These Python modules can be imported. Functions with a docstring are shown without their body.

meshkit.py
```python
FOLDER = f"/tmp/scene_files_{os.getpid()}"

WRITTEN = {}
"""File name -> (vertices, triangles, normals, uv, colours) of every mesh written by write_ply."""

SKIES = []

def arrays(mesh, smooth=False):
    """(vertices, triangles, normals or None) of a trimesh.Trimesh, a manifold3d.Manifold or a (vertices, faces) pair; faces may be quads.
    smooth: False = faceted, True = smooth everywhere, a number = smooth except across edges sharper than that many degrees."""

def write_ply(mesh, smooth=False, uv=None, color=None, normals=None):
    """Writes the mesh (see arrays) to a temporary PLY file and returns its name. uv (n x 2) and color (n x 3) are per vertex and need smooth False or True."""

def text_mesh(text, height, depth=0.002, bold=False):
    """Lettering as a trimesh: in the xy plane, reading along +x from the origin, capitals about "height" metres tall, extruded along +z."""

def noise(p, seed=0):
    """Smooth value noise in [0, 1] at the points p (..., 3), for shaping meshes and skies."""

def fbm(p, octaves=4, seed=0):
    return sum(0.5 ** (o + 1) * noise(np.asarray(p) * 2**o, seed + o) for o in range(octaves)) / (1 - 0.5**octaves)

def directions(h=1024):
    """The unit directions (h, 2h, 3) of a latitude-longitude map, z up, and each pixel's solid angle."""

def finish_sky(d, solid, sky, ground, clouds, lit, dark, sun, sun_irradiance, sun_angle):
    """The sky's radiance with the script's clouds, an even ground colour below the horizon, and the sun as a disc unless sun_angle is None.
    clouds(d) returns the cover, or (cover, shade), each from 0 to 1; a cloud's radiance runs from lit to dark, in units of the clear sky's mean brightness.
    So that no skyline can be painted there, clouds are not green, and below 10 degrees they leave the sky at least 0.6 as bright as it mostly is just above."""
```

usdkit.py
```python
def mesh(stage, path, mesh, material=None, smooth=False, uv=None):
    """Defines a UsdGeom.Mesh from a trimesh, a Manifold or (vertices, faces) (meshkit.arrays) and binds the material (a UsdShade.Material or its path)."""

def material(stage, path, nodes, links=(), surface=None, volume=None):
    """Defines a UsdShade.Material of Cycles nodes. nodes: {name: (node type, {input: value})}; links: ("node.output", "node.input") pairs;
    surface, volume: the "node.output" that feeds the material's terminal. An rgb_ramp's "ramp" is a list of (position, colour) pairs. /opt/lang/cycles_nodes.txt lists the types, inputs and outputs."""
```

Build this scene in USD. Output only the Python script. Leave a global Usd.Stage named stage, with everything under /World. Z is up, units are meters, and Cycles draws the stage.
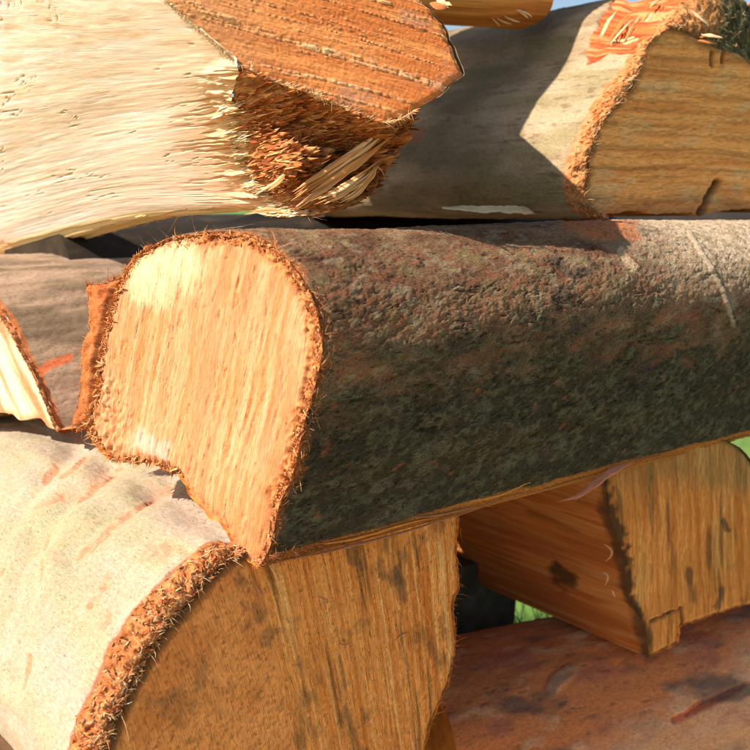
import math, random
import numpy as np, trimesh, shapely
from scipy.spatial import Delaunay, cKDTree
from scipy.interpolate import PchipInterpolator, RBFInterpolator
from pxr import Usd, UsdGeom, UsdLux, UsdShade, Gf, Sdf, Vt
import usdkit, meshkit

stage = Usd.Stage.CreateInMemory()
UsdGeom.SetStageUpAxis(stage, UsdGeom.Tokens.z)
UsdGeom.SetStageMetersPerUnit(stage, 1.0)
UsdGeom.Xform.Define(stage, '/World'); UsdGeom.Scope.Define(stage, '/World/Looks')

# ---------------------------------------------------------------- camera, sky, sun, exposure
F = 977.0                                   # focal length in units of the photo's 750-pixel width
CAM = np.array([0, 0, 0.60]); PITCH = math.radians(-10.2)
EXPOSURE = 1.28
A_BACK = 0.15
SUN = np.array([-0.654, -0.440, 0.616]); SUN /= np.linalg.norm(SUN)
SUN_I, SKY_S = 1.08, 0.065
cam = UsdGeom.Camera.Define(stage, '/World/camera')
cam.CreateHorizontalApertureAttr(36.0); cam.CreateVerticalApertureAttr(36.0)
cam.CreateFocalLengthAttr(36.0 * F / 750); cam.CreateClippingRangeAttr(Gf.Vec2f(0.02, 2000))
cam.CreateExposureAttr(EXPOSURE)
cam.CreateFStopAttr(11.0); cam.CreateFocusDistanceAttr(0.66)
cx = UsdGeom.Xformable(cam); cx.AddTranslateOp().Set(Gf.Vec3d(*map(float, CAM))); cx.AddRotateXOp().Set(90 + math.degrees(PITCH))

usdkit.material(stage, '/World/Looks/sky_look', {
    "s": ("sky_texture", {"sky_type": "single_scattering", "sun_disc": False, "sun_elevation": math.asin(SUN[2]), "sun_rotation": math.atan2(SUN[0], SUN[1]), "aerosol_density": 2.0}),
    "b": ("background_shader", {"strength": SKY_S})}, [("s.color", "b.color")], surface="b.background")
dome = UsdLux.DomeLight.Define(stage, '/World/sky')
UsdShade.MaterialBindingAPI.Apply(dome.GetPrim()).Bind(UsdShade.Material.Get(stage, '/World/Looks/sky_look'))
sun = UsdLux.DistantLight.Define(stage, '/World/sun')
sun.CreateIntensityAttr(SUN_I); sun.CreateAngleAttr(0.5); sun.CreateNormalizeAttr(True); sun.CreateColorAttr(Gf.Vec3f(1.0, 0.875, 0.76))
zax = SUN; xax = np.cross([0, 0, 1], zax); xax /= np.linalg.norm(xax); yax = np.cross(zax, xax)
M = np.eye(4); M[0, :3], M[1, :3], M[2, :3] = xax, yax, zax
UsdGeom.Xformable(sun).AddTransformOp().Set(Gf.Matrix4d(*M.ravel().tolist()))

# ---------------------------------------------------------------- helpers
CP, SP = math.cos(PITCH), math.sin(PITCH)
def ray(px, py):
    x, z = (np.asarray(px, float) - 375) / F, (375 - np.asarray(py, float)) / F
    return np.stack([x, CP - z * SP, SP + z * CP], -1)
def P(px, py, d):
    return CAM + ray(px, py) * np.asarray(d, float)[..., None]
def on_plane(pts, p0, n):
    r = ray(*np.asarray(pts, float).T)
    return CAM + r * (((p0 - CAM) @ n) / (r @ n))[:, None]
def proj(V):
    q = np.asarray(V) - CAM
    y, z = q[..., 1] * CP + q[..., 2] * SP, -q[..., 1] * SP + q[..., 2] * CP
    return np.stack([375 + F * q[..., 0] / y, 375 - F * z / y], -1)
def unit(v):
    v = np.asarray(v, float); return v / np.maximum(np.linalg.norm(v, axis=-1, keepdims=True), 1e-12)
def nz(p, scale, seed=0, octaves=4):                      # fbm in -1..1
    return 2 * meshkit.fbm(np.asarray(p) * np.asarray(scale), octaves, seed) - 1
def sst(x, a, b):
    t = np.clip((x - a) / (b - a), 0, 1); return t * t * (3 - 2 * t)
def mix(a, b, t):
    t = np.asarray(t)[..., None]; return np.asarray(a) * (1 - t) + np.asarray(b) * t
def resample(pts, step, closed=False):
    pts = np.asarray(pts, float)
    if closed: pts = np.vstack([pts, pts[:1]])
    s = np.r_[0, np.cumsum(np.linalg.norm(np.diff(pts, axis=0), axis=1))]
    n = max(3, int(round(s[-1] / step)) + 1)
    t = np.linspace(0, s[-1], n)
    q = np.stack([PchipInterpolator(s, pts[:, k])(t) for k in range(pts.shape[1])], 1)
    return q[:-1] if closed else q
def smooth_line(q, n):
    for _ in range(n):
        q = np.vstack([q[:1], (q[:-2] + 2 * q[1:-1] + q[2:]) / 4, q[-1:]])
    return q
def seg_dist(p, line):
    line = np.asarray(line, float); best = np.full(len(p), 1e9)
    for a, b in zip(line[:-1], line[1:]):
        ab = b - a; t = np.clip(((p - a) @ ab) / (ab @ ab), 0, 1)
        best = np.minimum(best, np.linalg.norm(p - a - t[:, None] * ab, axis=1))
    return best
def grid_faces(nu, nv, flip=False):
    i = np.arange(nu * nv).reshape(nu, nv)
    a, b, c, d = i[:-1, :-1].ravel(), i[1:, :-1].ravel(), i[1:, 1:].ravel(), i[:-1, 1:].ravel()
    f = np.vstack([np.stack([a, b, c], 1), np.stack([a, c, d], 1)])
    return f[:, ::-1] if flip else f
def grid_normals(G):
    n = np.cross(np.gradient(G, axis=0), np.gradient(G, axis=1)); return unit(n)
def u_steps(near, L, step, grow=1.12):
    u = list(np.arange(0, near, step)); s = step
    while u[-1] < L: s = min(s * grow, 0.02); u.append(u[-1] + s)
    return np.array(u)

class Part:                                                # one mesh with a colour and a grain coordinate at every vertex
    def __init__(self, v, f, col, lc): self.v, self.f, self.col, self.lc = v, f, col, lc
def orient(v, f, out):
    n = np.cross(v[f[:, 1]] - v[f[:, 0]], v[f[:, 2]] - v[f[:, 0]]); n = n.sum(0)
    return f if n @ out > 0 else f[:, ::-1]

def sweep_grid(outline, axis, us):                         # outline (nv,3), swept along axis
    return outline[None] + us[:, None, None] * axis
def fill(poly3, n, step, seed=0):                          # triangulated planar face; returns points, faces, distance to the rim
    n = unit(n); o = poly3.mean(0)
    e1 = unit(np.cross([0, 0, 1.0], n)); e2 = np.cross(n, e1)
    p2 = np.stack([(poly3 - o) @ e1, (poly3 - o) @ e2], 1)
    pg = shapely.Polygon(p2)
    if not pg.is_valid: pg = pg.buffer(0)
    lo, hi = p2.min(0), p2.max(0)
    gx, gy = np.meshgrid(np.arange(lo[0], hi[0], step), np.arange(lo[1], hi[1], step * 0.866))
    gx = gx + (np.arange(gx.shape[0]) % 2)[:, None] * step / 2
    g = np.stack([gx.ravel(), gy.ravel()], 1) + np.random.default_rng(seed).uniform(-.22, .22, (gx.size, 2)) * step
    inner = pg.buffer(-step * 0.6)
    g = g[shapely.contains_xy(inner, g[:, 0], g[:, 1])]
    q = np.vstack([p2, g]); t = Delaunay(q).simplices
    c = q[t].mean(1); t = t[shapely.contains_xy(pg, c[:, 0], c[:, 1])]
    v = o + q[:, :1] * e1 + q[:, 1:] * e2
    rim = cKDTree(p2).query(q)[0]
    return v, orient(v, t, n), rim, len(p2)
def patch(poly_px, depth_pts, step_px, seed=0, smooth=0.0):     # an irregular broken surface through given points (pixel, pixel, metres of depth)
    poly_px = resample(poly_px, step_px, True); pg = shapely.Polygon(poly_px).buffer(0)
    lo, hi = poly_px.min(0), poly_px.max(0)
    gx, gy = np.meshgrid(np.arange(lo[0], hi[0], step_px), np.arange(lo[1], hi[1], step_px))
    g = np.stack([gx.ravel(), gy.ravel()], 1) + np.random.default_rng(seed).uniform(-.25, .25, (gx.size, 2)) * step_px
    g = g[shapely.contains_xy(pg.buffer(-step_px * .6), g[:, 0], g[:, 1])]
    q = np.vstack([poly_px, g]); t = Delaunay(q).simplices; c = q[t].mean(1)
    t = t[shapely.contains_xy(pg, c[:, 0], c[:, 1])]
    d = np.asarray(depth_pts, float)
    inv = RBFInterpolator(d[:, :2], 1 / d[:, 2], kernel='thin_plate_spline', smoothing=smooth)(q)
    v = P(q[:, 0], q[:, 1], 1 / inv)
    return v, orient(v, t, CAM - v.mean(0)), cKDTree(poly_px).query(q)[0], q
def vnormals(v, f):
    n = np.zeros_like(v); fn = np.cross(v[f[:, 1]] - v[f[:, 0]], v[f[:, 2]] - v[f[:, 0]])
    for k in range(3): np.add.at(n, f[:, k], fn)
    return unit(n)
def fibres(base, d, length, radius, rng, curl=0.35, segs=3, gravity=0.0, flat=0.5):   # torn wood fibres as thin tapering slivers
    n = len(base); d = unit(d); length = np.broadcast_to(length, n); radius = np.broadcast_to(radius, n)
    side = unit(np.cross(d, rng.normal(size=(n, 3)))); bend = unit(rng.normal(size=(n, 3))) * curl; bend[:, 2] -= gravity
    up = np.cross(d, side)
    rings = []
    for k in range(segs + 1):
        t = k / segs
        c = base + d * (length * t)[:, None] + bend * (length * t * t)[:, None]
        r = radius * (1 - 0.9 * t)
        for a in (0, 2.094, 4.189):
            rings.append(c + side * (r * math.cos(a))[:, None] + up * (r * flat * math.sin(a))[:, None])
    v = np.stack(rings, 1).reshape(-1, 3); m = 3 * (segs + 1); f = []
    for k in range(segs):
        for a in range(3):
            b = (a + 1) % 3
            f += [[3*k+a, 3*k+b, 3*k+3+b], [3*k+a, 3*k+3+b, 3*k+3+a]]
    f += [[3*segs, 3*segs+1, 3*segs+2]]
    f = (np.array(f)[None] + (np.arange(n) * m)[:, None, None]).reshape(-1, 3)
    return v, f, m
def fibre_part(base, d, length, radius, rng, cols, **kw):
    v, f, m = fibres(base, d, length, radius, rng, **kw)
    cols = np.asarray(cols); pick = cols[rng.integers(0, len(cols), len(base))] * rng.uniform(.75, 1.15, (len(base), 1))
    return Part(v, f, np.repeat(pick, m, 0), v.copy())
def join(*parts):
    n, f = 0, []
    for p in parts: f.append(p.f + n); n += len(p.v)
    return Part(np.vstack([p.v for p in parts]), np.vstack(f), np.vstack([p.col for p in parts]), np.vstack([p.lc for p in parts]))

used = {}
def name_in(parent, name):
    k = f'{parent}/{name}'; n = used.get(k, -1) + 1; used[k] = n
    return k if n == 0 else f'{k}_{n:03d}'
def emit(parent, name, part, look, kind=None, label=None, smooth=True):
    v = part.v
    path = name_in(parent, name)
    m = usdkit.mesh(stage, path, (v, part.f), f'/World/Looks/{look}', smooth=smooth)
    if not smooth: m.CreateNormalsAttr().Clear()
    pv = UsdGeom.PrimvarsAPI(m)
    pv.CreatePrimvar('col', Sdf.ValueTypeNames.Color3fArray, 'vertex').Set(Vt.Vec3fArray.FromNumpy(np.clip(part.col, .004, .95).astype(np.float32)))
    pv.CreatePrimvar('lc', Sdf.ValueTypeNames.Float3Array, 'vertex').Set(Vt.Vec3fArray.FromNumpy(part.lc.astype(np.float32)))
    m.CreateDoubleSidedAttr(True)
    if kind: m.GetPrim().SetCustomDataByKey('kind', kind)
    if label: m.GetPrim().SetCustomDataByKey('label', label)
    return path
def thing(name, label, cat, group=None):
    path = name_in('/World', name); p = UsdGeom.Xform.Define(stage, path).GetPrim()
    p.SetCustomDataByKey('label', label); p.SetCustomDataByKey('category', cat)
    if group: p.SetCustomDataByKey('group', group)
    return path
STACK = 'split logs in the firewood stack'

def look(name, along, across, rough=0.75, bump=0.35, dist=0.0008, vary=0.35, spec=0.25, pores=0.5, pore_at=0.60):
    """Wood or bark: the vertex colour broken up by noise stretched along the grain, with pores and fine relief."""
    usdkit.material(stage, f'/World/Looks/{name}', {
        "c": ("attribute", {"attribute": "col"}), "l": ("attribute", {"attribute": "lc"}),
        "m": ("mapping", {"scale": (along, across, across)}),
        "m2": ("mapping", {"scale": (along * 1.1, across * 2.3, across * 2.3), "rotation": (0, 0, 0.03)}),
        "n": ("noise_texture", {"scale": 1.0, "detail": 8.0, "roughness": 0.7, "distortion": 0.4}),
        "n2": ("noise_texture", {"scale": 3.1, "detail": 4.0, "roughness": 0.7}),
        "n3": ("noise_texture", {"scale": 1.0, "detail": 2.0, "roughness": 0.6}),
        "r": ("map_range", {"from_min": 0.28, "from_max": 0.72, "to_min": 1 - vary, "to_max": 1 + vary * .6, "clamp": True}),
        "r2": ("map_range", {"from_min": 0.35, "from_max": 0.68, "to_min": 1 - vary * .5, "to_max": 1 + vary * .35, "clamp": True}),
        "pr": ("map_range", {"from_min": pore_at, "from_max": pore_at + 0.09, "to_min": 0.0, "to_max": 1.0, "clamp": True}),
        "pf": ("math", {"math_type": "multiply_add", "value2": -pores, "value3": 1.0}),
        "k1": ("math", {"math_type": "multiply"}), "k2": ("math", {"math_type": "multiply"}),
        "x": ("vector_math", {"math_type": "scale"}),
        "ad": ("math", {"math_type": "add"}), "sb": ("math", {"math_type": "subtract"}),
        "b": ("bump", {"strength": bump, "distance": dist}),
        "p": ("principled_bsdf", {"roughness": rough, "specular_ior_level": spec, "diffuse_roughness": 0.4}),
    }, [("l.vector", "m.vector"), ("l.vector", "m2.vector"), ("m.vector", "n.vector"), ("m.vector", "n2.vector"), ("m2.vector", "n3.vector"), ("n.fac", "r.value"), ("n2.fac", "r2.value"), ("n3.fac", "pr.value"), ("pr.result", "pf.value1"),
        ("r.result", "k1.value1"), ("r2.result", "k1.value2"), ("k1.value", "k2.value1"), ("pf.value", "k2.value2"), ("c.color", "x.vector1"), ("k2.value", "x.scale"),
        ("n.fac", "ad.value1"), ("n2.fac", "ad.value2"), ("ad.value", "sb.value1"), ("pr.result", "sb.value2"), ("sb.value", "b.height"), ("b.normal", "p.normal"), ("x.vector", "p.base_color")], surface="p.BSDF")
look('split_wood', 14, 800, .75, .3, .0006, .30, .15, .35, .64)
look('sawn_wood', 90, 900, .85, .55, .0007, .34, .12, .55, .59)
look('torn_wood', 60, 900, .85, .7, .0012, .45, .12, .5)
look('rough_bark', 420, 700, .9, .8, .0012, .55, .15, .6, .58)
look('smooth_bark', 240, 460, .75, .5, .0007, .34, .2, .45, .60)
look('fibre', 120, 1500, .8, .2, .0004, .3, .1, .3)

# palette (albedo, linear)
CREAM, FRESH, ORANGE, RUST, RED = map(np.array, ((.93, .84, .74), (.52, .228, .10), (.56, .205, .07), (.50, .16, .045), (.40, .085, .03)))
AMBER, OCHRE, UMBER, SOOT = map(np.array, ((.76, .30, .055), (.66, .275, .065), (.20, .08, .025), (.035, .025, .016)))

C_AX, E_AX = unit([.784, .62, 0]), unit([-.62, .784, 0])

def end_face(poly3, n, step, grain_px, at_px, p0, tone, seed, ridge=.0006, rough=.0004, freq=260, chips=0.0, edge_dark=0.0):
    """A sawn end: planar, with saw ridges along grain_px. tone(s, t, px, rim, v) gives the colour."""
    v, f, rim, nb = fill(poly3, n, step, seed)
    n = unit(n); a, b = on_plane([at_px, np.add(at_px, grain_px)], p0, n); t3 = unit(b - a); s3 = np.cross(n, t3)
    s, t = (v - p0) @ s3, (v - p0) @ t3
    return v, f, rim, s, t, n, nb

# ================================================================ C: the mossy log across the middle
rng = np.random.default_rng(5)
def zc(*pts): return [(x * .4533, 230 + y * .4533) for x, y in pts]
nC = unit([-.55, -.83, .05]); pC = P(200, 380, .60)
bark_px = zc((565, 747), (590, 705), (612, 610), (642, 540), (664, 440), (692, 340), (707, 262), (692, 170), (655, 98), (605, 42), (560, 12), (500, 2), (440, 6), (380, 14), (330, 35))
left_px = zc((330, 35), (290, 68), (262, 112), (236, 200), (216, 290), (205, 375), (188, 420), (205, 470), (250, 508), (310, 512), (380, 532), (430, 600), (490, 655), (525, 708), (565, 747))
C = thing('split_log', 'long log with dark mossy bark and orange sawn end across the middle', 'log')
barkC = smooth_line(resample(on_plane(bark_px, pC, nC), .0008), 12)
leftC = smooth_line(resample(on_plane(left_px, pC, nC), .0011), 4)
leftC[0], leftC[-1] = barkC[-1], barkC[0]
leftC[1:-1] += nz(leftC[1:-1], 160, 3)[:, None] * .0022 * unit(np.cross(np.gradient(leftC, axis=0)[1:-1], nC))
us = u_steps(.60, 1.15, .0012)
G = sweep_grid(barkC, C_AX, us)
Nn = grid_normals(G); Nn *= np.sign(((G - (barkC.mean(0) + us[:, None, None] * C_AX)) * Nn).sum(-1).mean())
arc = np.r_[0, np.cumsum(np.linalg.norm(np.diff(barkC, axis=0), axis=1))]
UU, VV = np.meshgrid(us, arc, indexing='ij')
lc = np.stack([UU, VV, 0 * UU], -1).reshape(-1, 3)
g = G.reshape(-1, 3); nn = Nn.reshape(-1, 3); px = proj(g)
u, vv = lc[:, 0], lc[:, 1]
big = nz(lc, (6, 14, 1), 1, 3); mid = nz(lc, (45, 80, 1), 2, 4); fine = nz(lc, (220, 330, 1), 4, 4)
flake = nz(lc + .004 * mid[:, None], (95, 190, 1), 7, 4)
terr = np.abs(((flake * 3.2) % 1) - .5) * 2
wl = lc + .006 * np.stack([nz(lc, (30, 30, 1), 61, 2), nz(lc, (24, 30, 1), 62, 2), 0 * u], 1)
crack = sst(np.abs(nz(wl, (38, 230, 1), 11, 3)), .075, 0) * sst(nz(wl, (70, 120, 1), 63, 3), .0, .3)
moss = sst((arc[-1] * .47 - vv) / .05 + mid * .9 + big * .5, -.3, 1.0)
rough_amt = .45 + .55 * sst(vv, .02, .08)
rimm = sst(u, .010 + .006 * nz(lc, (1, 120, 1), 20, 2), 0)
disp = .0045 * big + .0012 * mid + rough_amt * (.0006 * terr * sst(nz(lc, (20, 20, 1), 15), -.5, .2) + .0009 * fine - .0011 * crack) - .0028 * rimm
disp += moss * .0010 * nz(lc, (420, 420, 1), 21, 3)
# a pale line of scarred bark curving round the right side
scar = seg_dist(px, [(690, 232), (705, 258), (722, 290), (733, 325)]); sm = sst(scar, 3.2, .8)
disp += .0016 * sm
v_ = g + nn * disp[:, None]
brown = mix((.17, .085, .045), (.29, .17, .09), sst(nz(lc, (30, 50, 1), 31), -.5, .5))
brown = mix(brown, (.30, .10, .05), .6 * sst(nz(wl, (150, 260, 1), 32, 4), .12, .42))
brown = mix(brown, (.38, .31, .19), .5 * sst(nz(lc, (110, 160, 1), 33, 4), .12, .45))
brown = mix(brown, (.26, .22, .09), .45 * sst(nz(wl, (90, 130, 1), 34, 5), .15, .5))
pale = sst(u, .26, .44) * sst(vv, arc[-1] * .42, arc[-1] * .62)  # pale bark at upper right, brightened further to paint the sunlit patch
brown = mix(brown, mix((.74, .60, .42), (.48, .36, .23), sst(nz(lc, (200, 260, 1), 35, 4), -.3, .4)), .85 * pale)
green = mix((.040, .042, .024), (.125, .125, .07), sst(fine + mid * .5, -.2, .7))
green = mix(green, (.17, .18, .12), .45 * sst(nz(lc, (40, 60, 1), 36, 3), .32, .6))
green = mix(green, (.30, .10, .05), .7 * sst(nz(lc, (95, 130, 1), 37, 3), .55, .68))
col = mix(brown, green, moss * .9)
col = mix(col, col * .35, crack * .8)
col = mix(col, (.08, .06, .045), .75 * sst(nz(lc, (28, 45, 1), 38, 4) * 1.3 - seg_dist(px, [(500, 330), (590, 350)]) / 130, -.1, .25))
redp = sst(seg_dist(px, [(566, 224), (605, 226), (632, 229)]) + 10 * mid + 3 * fine, 11, 4)
col = mix(col, mix((.60, .20, .07), (.34, .14, .07), sst(fine, -.2, .4)), redp * .85)
col = mix(col, (.62, .44, .26), sst(seg_dist(px, [(622, 252), (634, 268)]) + 3 * fine, 6, 3) * .9)
col = mix(col, (.42, .15, .07), sst(seg_dist(px, [(665, 315), (690, 320)]) + 14 * mid + 4 * fine, 10, 0) * .3)
col = mix(col, (.42, .15, .07), sst(seg_dist(px, [(668, 352), (690, 362)]) + 14 * mid + 5 * fine, 10, 0) * .25)
col = mix(col, (.50, .40, .28), sm * .8)
under = sst(vv + .003 * nz(lc, (25, 1, 1), 40, 3), .0105, .0085)
col = mix(col, mix(AMBER * .75, UMBER * 1.4, sst(nz(lc, (18, 500, 1), 41), -.3, .4)), under)
col = mix(col, mix(RUST, ORANGE, sst(nz(lc, (100, 500, 1), 42), -.4, .4)), np.clip(rimm * 1.3, 0, 1))
f = grid_faces(len(us), len(barkC)); f = orient(v_, f, nn.sum(0))
emit(C, 'bark', Part(v_, f, col, lc), 'rough_bark')

# its sawn end
inner = np.vstack([barkC, leftC[1:-1]])
v, f, rim, s, t, n, nb = end_face(inner, nC, .00085, (-12, 60), (200, 380), pC, None, 1)
q = np.stack([s, t, 0 * s], 1); px = proj(v)
saw = nz(q, (420, 14, 1), 1, 3); pit = nz(q, (520, 90, 1), 2, 3)
edge = sst(rim, .010, 0)
d = .00035 * saw - .0009 * sst(pit, .30, .55) + .0025 * nz(q, (18, 18, 1), 3, 2) * sst(rim, 0, .02)
bside = sst(cKDTree(barkC[60:-60]).query(v)[0], .0125 + .006 * nz(q, (70, 70, 1), 31, 3), .005)
shag = nz(q, (330, 330, 1), 4, 4)
d += edge * .0016 * shag - .0026 * edge ** 2 + bside * (.0034 * shag - .0010)
ll = sst(px[:, 0], 150, 92) * sst(px[:, 1], 330, 420)                  # chewed lower left corner
chunk = np.abs(nz(q, (140, 90, 1), 6, 3))
d += ll * (.006 * chunk + .003 * nz(q, (320, 220, 1), 66, 3) - .002)
d[:nb] = -.0015 + .001 * nz(v[:nb], 300, 9, 2)
col = mix(FRESH, (.60, .335, .165), sst(nz(q, (160, 12, 1), 11) + .25, -.3, .5))
col = mix(col, ORANGE, .75 * sst(nz(q, (300, 16, 1), 12, 3), .05, .45))
col = mix(col, (.60, .24, .08), .8 * sst(nz(q, (700, 70, 1), 13, 3), .28, .5))
col = mix(col, (.78, .58, .34), .8 * sst(seg_dist(px, [(155, 275), (170, 265)]) + 14 * nz(q, 60, 14, 3), 42, 12))
col = mix(col, ORANGE * .95, .5 * sst(px[:, 1], 430, 560))
col = mix(col, (.60, .47, .38), .6 * sst(seg_dist(px, [(140, 440), (160, 452)]) + 8 * nz(q, 200, 15, 3), 14, 4))
col = mix(col, mix(ORANGE, FRESH, sst(nz(q, 500, 16, 2), -.4, .4)), edge * .8)
col = mix(col, mix((.64, .24, .075), (.44, .13, .04), sst(shag, .3, -.4)), bside * .85)
emit(C, 'sawn_end', Part(v + n * d[:, None], f, col, np.stack([t, s, 0 * s], 1)), 'sawn_wood')
# split underside and left side
G = sweep_grid(leftC, C_AX, u_steps(.05, 1.15, .003)); nu, nv = G.shape[:2]
U = np.linalg.norm(G - leftC[None], axis=-1); A = np.broadcast_to(np.r_[0, np.cumsum(np.linalg.norm(np.diff(leftC, axis=0), axis=1))], U.shape)
lc = np.stack([U, A, 0 * U], -1).reshape(-1, 3); g = G.reshape(-1, 3); nn = grid_normals(G).reshape(-1, 3)
w = np.minimum(1, np.minimum(A, A[0, -1] - A) / .01).ravel()
col = mix(AMBER, RUST, sst(nz(lc, (8, 260, 1), 2), -.4, .5))
f = grid_faces(nu, nv)
emit(C, 'split_face', Part(g + nn * (w * .0015 * nz(lc, (10, 200, 1), 1))[:, None], f, col, lc), 'split_wood')
# flap of torn inner bark left of the end
flap = zc((193, 122), (262, 106), (292, 72), (262, 130), (240, 205), (220, 295), (210, 400), (180, 440), (162, 430), (180, 350), (186, 260), (200, 205))
pf = pC - nC * .014
fl = resample(on_plane(flap, pf, nC), .0012, True); fl += nz(fl, 260, 6, 3)[:, None] * .0022 * unit(fl - fl.mean(0))
v, f, rim, nb = fill(fl, nC, .0011, 3)
v2 = v + nC * (.003 * nz(v, 170, 8, 3) + .0045 * sst(rim, .0, .004))[:, None]
us_ = np.linspace(0, .05, 12); G = sweep_grid(np.vstack([fl, fl[:1]]), C_AX, us_).reshape(-1, 3)
flap_col = lambda p: mix(mix(RUST, ORANGE, sst(nz(p, (300, 300, 90), 5), -.3, .35)), RED * .8, .6 * sst(nz(p, (120, 120, 50), 6), 0, .4))
pa, pb = Part(v2, f, flap_col(v2), v2), Part(G, grid_faces(12, len(fl) + 1), flap_col(G), G)
emit(C, 'torn_bark_flap', join(pa, pb), 'torn_wood')
# frayed fibres all round the rim
k = rng.integers(0, len(barkC), 1100); tn = unit(np.gradient(barkC, axis=0))[k]
outw = unit(np.cross(tn, C_AX)); outw *= np.sign((outw * (barkC[k] - inner.mean(0))).sum(1))[:, None]
b = barkC[k] + C_AX * rng.uniform(-.001, .011, (len(k), 1)) - outw * .0022 + rng.normal(0, .0006, (len(k), 3))
fr1 = fibre_part(b, outw * rng.uniform(.0, .9, (len(k), 1)) + nC * rng.uniform(0, .9, (len(k), 1)) + tn * rng.normal(0, .8, (len(k), 1)), rng.gamma(3, .0009, len(k)), rng.uniform(.0002, .0005, len(k)), rng, [ORANGE, (.78, .48, .24), FRESH, (.75, .32, .11)], curl=.8)
k = rng.integers(0, int(len(leftC) * .62), 1100); tn = unit(np.gradient(leftC, axis=0))[k]
outw = unit(leftC[k] - inner.mean(0))
b = leftC[k] - outw * rng.uniform(0, .006, (len(k), 1)) + nC * rng.uniform(-.012, .001, (len(k), 1))
fr2 = fibre_part(b, outw * rng.uniform(-.1, .9, (len(k), 1)) + nC * rng.uniform(.1, 1, (len(k), 1)) + tn * rng.normal(0, .5, (len(k), 1)), rng.gamma(3, .0009, len(k)), rng.uniform(.0003, .0009, len(k)), rng, [ORANGE, FRESH, (.78, .42, .17)], curl=.6)
k = rng.integers(0, len(fl), 500)
fr3 = fibre_part(fl[k] + nC * .001, unit(fl[k] - fl.mean(0)) + rng.normal(0, .6, (500, 3)), rng.gamma(3, .0011, 500), rng.uniform(.0002, .0005, 500), rng, [ORANGE, RUST], curl=.5)
emit(C, 'frayed_fibres', join(fr1, fr2, fr3), 'fibre', 'stuff')
def shards(base, d, size, rng, cols, aspect=(3.0, 1.0, .35)):                      # flat torn flakes
    n = len(base); d = unit(d); x = unit(np.cross(d, rng.normal(size=(n, 3)))); y = np.cross(d, x)
    t = np.array([[-1, .5, .4], [-1, -.6, .3], [-.6, .1, -.8], [.1, .9, .2], [.2, -.8, .5], [.1, .0, -.9], [1.1, .25, .1], [.9, -.3, -.1]])
    tt = t[None] * (1 + .35 * rng.normal(size=(n, 8, 3))) * np.array(aspect) * size[:, None, None]
    v = base[:, None] + tt[..., :1] * d[:, None] + tt[..., 1:2] * x[:, None] + tt[..., 2:] * y[:, None]
    f = np.array([[0, 1, 2], [0, 3, 4], [0, 4, 1], [1, 4, 5], [1, 5, 2], [2, 5, 3], [2, 3, 0], [3, 6, 4], [4, 6, 7], [4, 7, 5], [5, 7, 6], [5, 6, 3]])
    f = (f[None] + (np.arange(n) * 8)[:, None, None]).reshape(-1, 3); c = np.asarray(cols)[rng.integers(0, len(cols), n)] * rng.uniform(.75, 1.15, (n, 1))
    v = v.reshape(-1, 3); return Part(v, f, np.repeat(c, 8, 0), v)
rs = np.random.default_rng(71); k = rs.integers(10, len(barkC) - 10, 900); tn = unit(np.gradient(barkC, axis=0))[k]; ow = unit(np.cross(tn, C_AX)); ow *= np.sign((ow * (barkC[k] - inner.mean(0))).sum(1))[:, None]
b = barkC[k] - ow * rs.uniform(.0005, .008, (900, 1)) + nC * rs.uniform(-.004, .001, (900, 1))
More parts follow.
